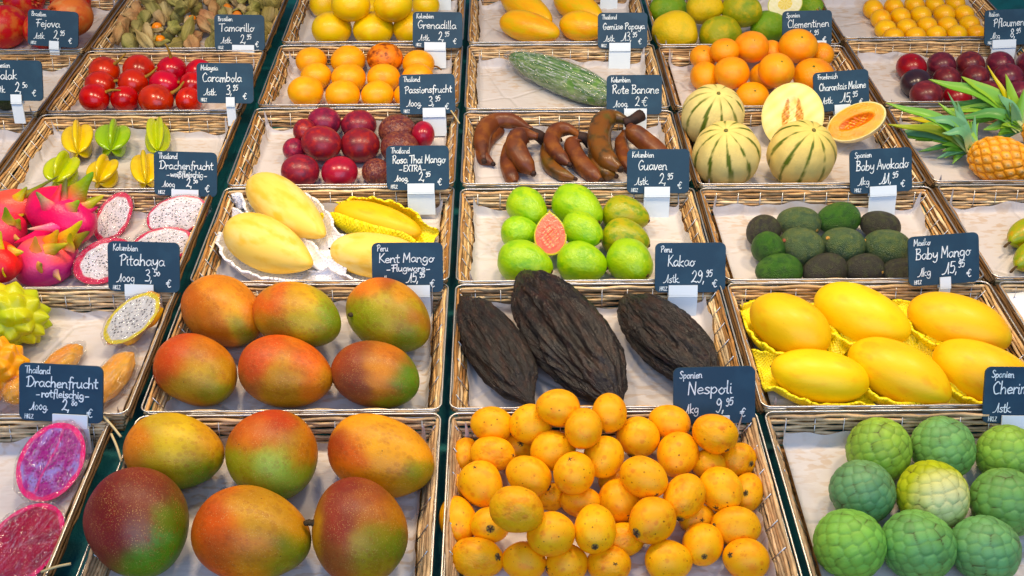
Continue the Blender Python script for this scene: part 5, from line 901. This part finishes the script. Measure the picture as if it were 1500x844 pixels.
# ================================================================ PRICE SIGNS: handwriting as strokes
G = {}
def gl(ch, w, *st): G[ch] = (w, [[tuple(map(float, p.split(','))) for p in s.split()] for s in st])
gl('a', .5, '.4,.42 .22,.5 .05,.25 .2,0 .38,.18 .42,.48 .42,.12 .5,.02'); gl('b', .48, '.06,1 .06,0', '.06,.3 .25,.5 .42,.27 .25,0 .06,.1'); gl('c', .42, '.38,.42 .22,.5 .05,.25 .2,0 .4,.08')
gl('d', .52, '.38,.4 .2,.5 .05,.25 .2,0 .4,.16', '.43,1 .42,.1 .5,.02'); gl('e', .44, '.07,.25 .38,.3 .25,.5 .06,.3 .15,.02 .4,.08'); gl('f', .36, '.4,.92 .27,1 .18,.8 .15,-.2', '.06,.5 .32,.52')
gl('g', .5, '.4,.42 .2,.5 .05,.26 .2,.03 .38,.2 .42,.48 .4,-.2 .2,-.36 .04,-.22'); gl('h', .46, '.06,1 .06,0', '.06,.28 .22,.5 .36,.35 .38,0'); gl('i', .2, '.08,.5 .08,.08 .16,0', '.08,.7 .09,.75'); gl('j', .2, '.1,.5 .1,-.2 -.05,-.3', '.1,.7 .1,.75')
gl('k', .44, '.06,1 .06,0', '.36,.5 .08,.24 .4,0'); gl('l', .2, '.08,1 .08,.1 .18,0'); gl('m', .62, '.05,.5 .05,0', '.05,.3 .18,.5 .28,.36 .28,0', '.28,.3 .42,.5 .52,.36 .55,0'); gl('n', .47, '.05,.5 .05,0', '.05,.3 .22,.5 .36,.35 .37,.05 .45,0')
gl('o', .48, '.22,.5 .05,.25 .22,0 .4,.25 .24,.5 .3,.43 .48,.45'); gl('p', .46, '.06,.5 .06,-.38', '.06,.3 .24,.5 .4,.27 .24,.02 .06,.1'); gl('r', .33, '.05,.5 .06,0', '.06,.28 .2,.48 .33,.44'); gl('s', .38, '.34,.44 .18,.5 .08,.38 .22,.25 .33,.12 .2,0 .03,.06')
gl('t', .32, '.14,.85 .14,.1 .28,.02', '0,.55 .3,.57'); gl('u', .48, '.05,.5 .06,.12 .2,0 .36,.2', '.38,.5 .38,.08 .47,0'); gl('v', .4, '.03,.5 .18,0 .36,.5'); gl('w', .56, '.03,.5 .12,.02 .26,.4 .4,.02 .53,.5'); gl('x', .4, '.04,.5 .36,0', '.36,.5 .04,0')
gl('y', .46, '.05,.5 .08,.2 .22,.1 .36,.3', '.4,.5 .38,-.15 .22,-.36 .06,-.25'); gl('z', .42, '.05,.48 .36,.48', '.36,.48 .05,.02', '.05,.02 .38,.02'); gl('\u00df', .44, '.06,-.2 .07,.75 .2,.95 .34,.8 .2,.52 .38,.3 .28,.03 .16,.06'); gl('\u00fc', .48, '.05,.5 .06,.12 .2,0 .36,.2', '.38,.5 .38,.08 .47,0', '.12,.7 .13,.74', '.3,.7 .31,.74')
gl('A', .56, '.02,0 .28,1', '.28,1 .52,0', '.1,.36 .44,.36'); gl('B', .5, '.08,1 .08,0', '.0,.95 .35,.95 .36,.68 .1,.53', '.1,.53 .43,.4 .38,.06 .04,.02'); gl('C', .54, '.48,.82 .3,1 .06,.6 .2,.05 .5,.1'); gl('D', .6, '.12,.96 .1,.04', '-.05,.86 .3,1 .56,.55 .35,.06 .0,.02')
gl('E', .46, '.42,.95 .08,.95', '.08,.95 .08,.02', '.08,.02 .42,.02', '.08,.5 .36,.5'); gl('F', .44, '-.05,.9 .5,.97', '.17,.93 .13,0', '0,.48 .36,.52'); gl('G', .56, '.48,.82 .3,1 .06,.55 .22,.02 .48,.2 .48,.42', '.48,.42 .3,.4'); gl('I', .2, '.1,1 .1,0'); gl('H', .54, '.06,1 .06,0', '.46,1 .46,0', '.06,.52 .46,.5')
gl('K', .5, '.08,1 .08,0', '.44,1 .1,.48', '.1,.48 .5,0'); gl('M', .62, '.04,0 .08,1', '.08,1 .3,.3', '.3,.3 .52,1', '.52,1 .56,0'); gl('N', .54, '.05,0 .08,1', '.08,1 .44,0', '.44,0 .46,1'); gl('P', .48, '.12,.95 .1,0', '-.02,.82 .28,1 .46,.78 .3,.5 .1,.46'); gl('R', .52, '.1,.95 .1,0', '0,.85 .28,1 .44,.78 .3,.54 .1,.5', '.22,.5 .48,0')
gl('S', .48, '.42,.86 .25,1 .08,.78 .24,.53 .42,.28 .22,0 .02,.1'); gl('T', .48, '-.02,.93 .55,.97', '.27,.95 .26,0'); gl('X', .44, '.04,1 .4,0', '.4,1 .04,0'); gl('L', .4, '.06,1 .06,.02', '.06,.02 .36,.02'); gl('Z', .46, '.04,.95 .42,.95', '.42,.95 .04,.02', '.04,.02 .44,.02')
gl('0', .5, '.24,.6 .05,.3 .24,0 .42,.3 .24,.6'); gl('1', .36, '-.28,-.02 -.05,.06 .12,.42 .24,.95', '.24,.95 .24,0'); gl('2', .5, '.05,.75 .22,1 .38,.75 .22,.3 .02,.03', '.02,.03 .18,.1 .46,.02'); gl('3', .46, '.06,.9 .26,1 .36,.76 .16,.54', '.16,.54 .4,.4 .34,.06 .04,.04'); gl('4', .48, '.3,1 .04,.36 .44,.36', '.34,.6 .32,0'); gl('5', .46, '.42,.96 .12,.96', '.12,.96 .08,.55', '.08,.55 .34,.6 .4,.3 .26,.02 .03,.06')
gl('6', .46, '.36,.95 .1,.5 .1,.1 .32,.04 .38,.32 .1,.35'); gl('8', .46, '.24,.52 .08,.75 .24,1 .38,.76 .22,.52 .06,.25 .22,0 .4,.24 .24,.52'); gl('9', .46, '.38,.75 .2,.98 .06,.7 .22,.5 .38,.75', '.38,.75 .36,.3 .2,-.05 .04,.05'); gl('7', .42, '.02,.95 .4,.95', '.4,.95 .16,0')
gl('\u20ac', .56, '.5,.85 .3,.97 .1,.5 .26,.03 .5,.12', '-.06,.58 .36,.6', '-.06,.42 .3,.43'); gl(',', .18, '.08,.08 .02,-.16'); gl('.', .18, '.06,.0 .08,.05'); gl('-', .66, '.14,.22 .46,.24'); gl(':', .16, '.06,.1 .07,.14', '.06,.4 .07,.44'); gl(' ', .28)
def ribbon(b, P, w, z):
    P = np.asarray(P); n = len(P); T = np.gradient(P, axis=0) if n > 2 else np.tile(P[-1]-P[0], (n, 1)); T /= np.linalg.norm(T, axis=1)[:, None]+1e-9; Nn = np.stack([-T[:, 1], T[:, 0]], 1)
    P = P.copy(); P[0] -= T[0]*w*.4; P[-1] += T[-1]*w*.4
    v = []
    for i in range(n): v += [(*(P[i]+Nn[i]*w/2), z), (*(P[i]-Nn[i]*w/2), z)]
    b.add(v, [(2*i, 2*i+1, 2*i+3, 2*i+2) for i in range(n-1)])
def write(txt, x, y, size, w, slope=0., fit=None, rs=1, gap=1.0, z=.0022):
    r = random.Random(rs); tot = sum(G[c][0]*gap for c in txt); k = size
    if fit: k = min(size, fit/tot)
    kx = fit/tot if fit else size; kx = min(kx, size*1.5); b = MB(); cx = x
    for c in txt:
        wd, sts = G[c]; dy = r.uniform(-.04, .04)*size; j = len(b.v)
        for st in sts:
            q = catmull(st, 6) if len(st) > 2 else catmull(st, 2); q = np.array([(cx+p[0]*kx+p[1]*size*.06, y+dy+p[1]*size+(cx+p[0]*kx-x)*slope) for p in q]); ribbon(b, q, w*r.uniform(.85, 1.15), z+.00006*(len(b.v) % 5))
        cx += wd*kx*gap
    return b.mesh('lettering', M['chalk'], False)
SW, SH = .105, .074
def rboard():
    P = rrect(SW, SH, .0085, 0, 5)[:-1]; n = len(P); v = [(x, y, .0015) for x, y, _ in P]+[(x, y, -.0015) for x, y, _ in P]; f = [tuple(range(n)), tuple(range(n, 2*n))[::-1]]+[(i, i+n, (i+1) % n+n, (i+1) % n) for i in range(n)]
    return mesh('board', v, f, M['board'], smooth=False)
BOARD = rboard()
def clip_mesh(w, dx):
    b = MB(); h = SH/2; b.box((dx-w/2, -h-.004, .0035), (dx+w/2, -h+.011, .0058)); b.box((dx-w/2, -h-.004, -.0055), (dx+w/2, -h+.008, -.0032)); b.box((dx-w/2, -h-.0065, -.0055), (dx+w/2, -h-.0042, .0058))
    th = R_(16); n0 = len(b.v)
    b2 = MB(); b2.box((dx-w/2*1.02, -.036, -.0012), (dx+w/2*1.02, 0, .0012)); v = np.vstack(b2.v); c, s = math.cos(th), math.sin(th)
    v = np.stack([v[:, 0], v[:, 1]*c-v[:, 2]*s, v[:, 1]*s+v[:, 2]*c], 1)+np.array((0, -h-.0068, .002)); b.add(v, b2.f); return b.mesh('clip', M['clip'], False)
def sign(row, cx, cy, roll, country, name, sub, unit, eur, cents, clip, lab, small=True, nfit=None, dy=0.):
    y = ROWY[row][1]; c = at_y(cx, cy, y+.006+dy); tilt = R_(58)       # board leans back towards the buyer's eye
    up = np.array((0, math.cos(tilt), math.sin(tilt))); n = np.array((0, -math.sin(tilt), math.cos(tilt))); rt = np.array((1., 0, 0)); a = R_(roll); x = rt*math.cos(a)+up*math.sin(a); yv = up*math.cos(a)-rt*math.sin(a)
    e = bpy.data.objects.new('price_sign', None); COL.objects.link(e); e.empty_display_size = .03; e.matrix_world = frame(x, yv, n, c); tag(e, lab, 'price sign', 'slate price signs')
    obj('board', BOARD, e); h = SH/2; L = -SW/2+.006; rs = int(cx+cy)
    if name:
        obj('lettering', write(country, L+.002, h-(.0125 if sub else .0135), .0095, .0011, .0, None, rs), e)
        nx = L+(.012 if len(name) < 9 else .004); wt = SW-.012-(nx-L)-(.012 if len(name) < 8 else .0)
        obj('lettering', write(name, nx, h-.0295 if sub else h-.035, .0135 if sub or len(name) > 12 else .0165, .0015, .01, min(wt, len(name)*.0082), rs+1), e)
        if sub: obj('lettering', write(sub, L+.014, h-.0425, .0105, .0014, .0, min(.07, len(sub)*.0068), rs+2), e)
        yb = -h+.0145; k = .82 if sub else 1
        obj('lettering', write(unit, L+.010, yb, .0125*k, .0012, .02, None, rs+3), e)
        ex = L+.048; obj('lettering', write(eur, ex, yb+.001, .0175*k, .0015, .0, None, rs+4), e); ew = sum(G[q][0] for q in eur)*.0175*k
        if cents: obj('lettering', write(cents, ex+ew+.002, yb+.009*k, .010*k, .0013, .06, None, rs+5), e)
        if cents is not None: obj('lettering', write('\u20ac', L+.080, yb-.0065, .0115, .0013, .0, None, rs+6), e)
        if small: obj('lettering', write('HKl.Z', L+.001, -h+.003, .0058, .0009, .0, None, rs+7), e)
    if clip: obj('clip', clip_mesh(*clip), e)
K = scale_at
for a in (
    (0, 1046, 579, 1, 'Spanien', 'Nespoli', '', '1kg', '9,', '95', (.038, .0), 'slate price sign reading Nespoli standing over the loquats', False), (0, 1500, 579, -1, 'Spanien', 'Cherimoya', '', '1stk.', '6,', '95', (.042, -.008), 'slate price sign beginning Cherim at the picture edge over the cherimoyas'),
    (0, 90, 576, -3.5, 'Thailand', 'Drachenfrucht', '-rotfleischig-', '100g.', '2,', '80', (.044, .013), 'slate price sign reading Drachenfrucht rotfleischig over the red halves'), (1, 1011, 392, 0, 'Peru', 'Kakao', '', '1stk.', '29,', '95', (.043, -.011), 'slate price sign reading Kakao over the black cocoa pods', True),
    (1, 1382, 380, 4, 'Mexiko', 'Baby Mango', '', '1kg', '15,', '95', (.016, .0), 'slate price sign reading Baby Mango over the golden mangoes'), (1, 597, 392, 0, 'Peru', 'Kent Mango', '-Flugware-', '1kg', '15,', '95', (.034, .016), 'slate price sign reading Kent Mango Flugware over the six rear mangoes', False),
    (1, 211, 391, -2, 'Kolumbien', 'Pitahaya', '', '100g', '3,', '50', (.042, -.006), 'slate price sign reading Pitahaya over the yellow pitahayas'), (2, 272, 255, -2, 'Thailand', 'Drachenfrucht', '-wei\u00dffleischig-', '100g', '2,', '50', (.045, .0), 'slate price sign reading Drachenfrucht in front of the star fruits'),
    (2, 612, 246, 0, 'Thailand', 'Rosa Thai Mango', '-EXTRA-', '100g.', '2,', '95', (.045, .005), 'slate price sign reading Rosa Thai Mango before the passion fruits'), (2, 964, 251, 0, 'Kolumbien', 'Guaven', '', '1stk.', '2,', '95', (.043, -.002), 'slate price sign reading Guaven in front of the red bananas'),
    (2, 1290, 250, 3, 'Spanien', 'Baby Avokado', '', '1kg', '11,', '95', (.045, .002), 'slate price sign reading Baby Avokado in front of the melons'), (3, 330, 122, -1, 'Malaysia', 'Carambola', '', '1stk.', '3,', '95', (.016, .01), 'slate price sign reading Carambola beside the red tamarillos'),
    (3, 626, 138, 1, 'Thailand', 'Passionsfrucht', '', '100g.', '3,', '95', (.043, .012), 'slate price sign reading Passionsfrucht before the orange granadillas'), (3, 929, 139, 0, 'Kolumbien', 'Rote Banane', '', '100g.', '2 \u20ac', None, (.043, .002), 'slate price sign reading Rote Banane at the papaya end'),
    (3, 1232, 133, 4, 'Frankreich', 'Charantais Melone', '', '1stk.', '15,', '95', (.03, .0), 'slate price sign reading Charantais Melone in front of the clementines', False), (3, 21, 118, -1, 'Indonesien', 'Salak', '', '1stk.', '2,', '50', (.02, .004), 'slate price sign reading Salak at the picture edge', False),
    (4, 78, 42, -4, 'Brasilien', 'Fejova', '', '1stk.', '2,', '95', (.02, .004), 'slate price sign reading Fejova in front of the pomegranates'), (4, 351, 48, -1, 'Brasilien', 'Tamarillo', '', '1stk.', '2,', '95', (.046, .008), 'slate price sign reading Tamarillo in front of the physalis'),
    (4, 641, 44, -1, 'Kolumbien', 'Grenadilla', '', '1stk.', '2,', '95', (.045, -.005), 'slate price sign reading Grenadilla in front of the maracujas'), (4, 912, 45, 0, 'Thailand', 'Gem\u00fcse Papaya', '', '1stk.', '13,', '95', (.045, -.006), 'slate price sign reading Gemüse Papaya by the yellow papayas'),
    (4, 1182, 42, 1, 'Spanien', 'Clementinen', '', '1kg', '4,', '95', (.03, .025), 'slate price sign reading Clementinen behind the clementine pile', False), (4, 1478, 40, 2, 'Italien', 'Pflaumen', '', '1kg', '8,', '95', (.05, -.012), 'slate price sign reading Pflaumen at the picture edge over dark plums'),
    (5, 646, -30, 0, '', '', '', '', '', '', (.045, .0), 'white clip foot of a sign rising beyond the frame, above the maracujas'), (5, 892, -30, 0, '', '', '', '', '', '', (.04, .0), 'white clip foot of a sign rising beyond the frame, above the papayas'), (5, 138, -26, -2, '', '', '', '', '', '', (.03, .0), 'white clip foot of a sign rising beyond the frame, beside the pomegranates')):
    sign(*a)
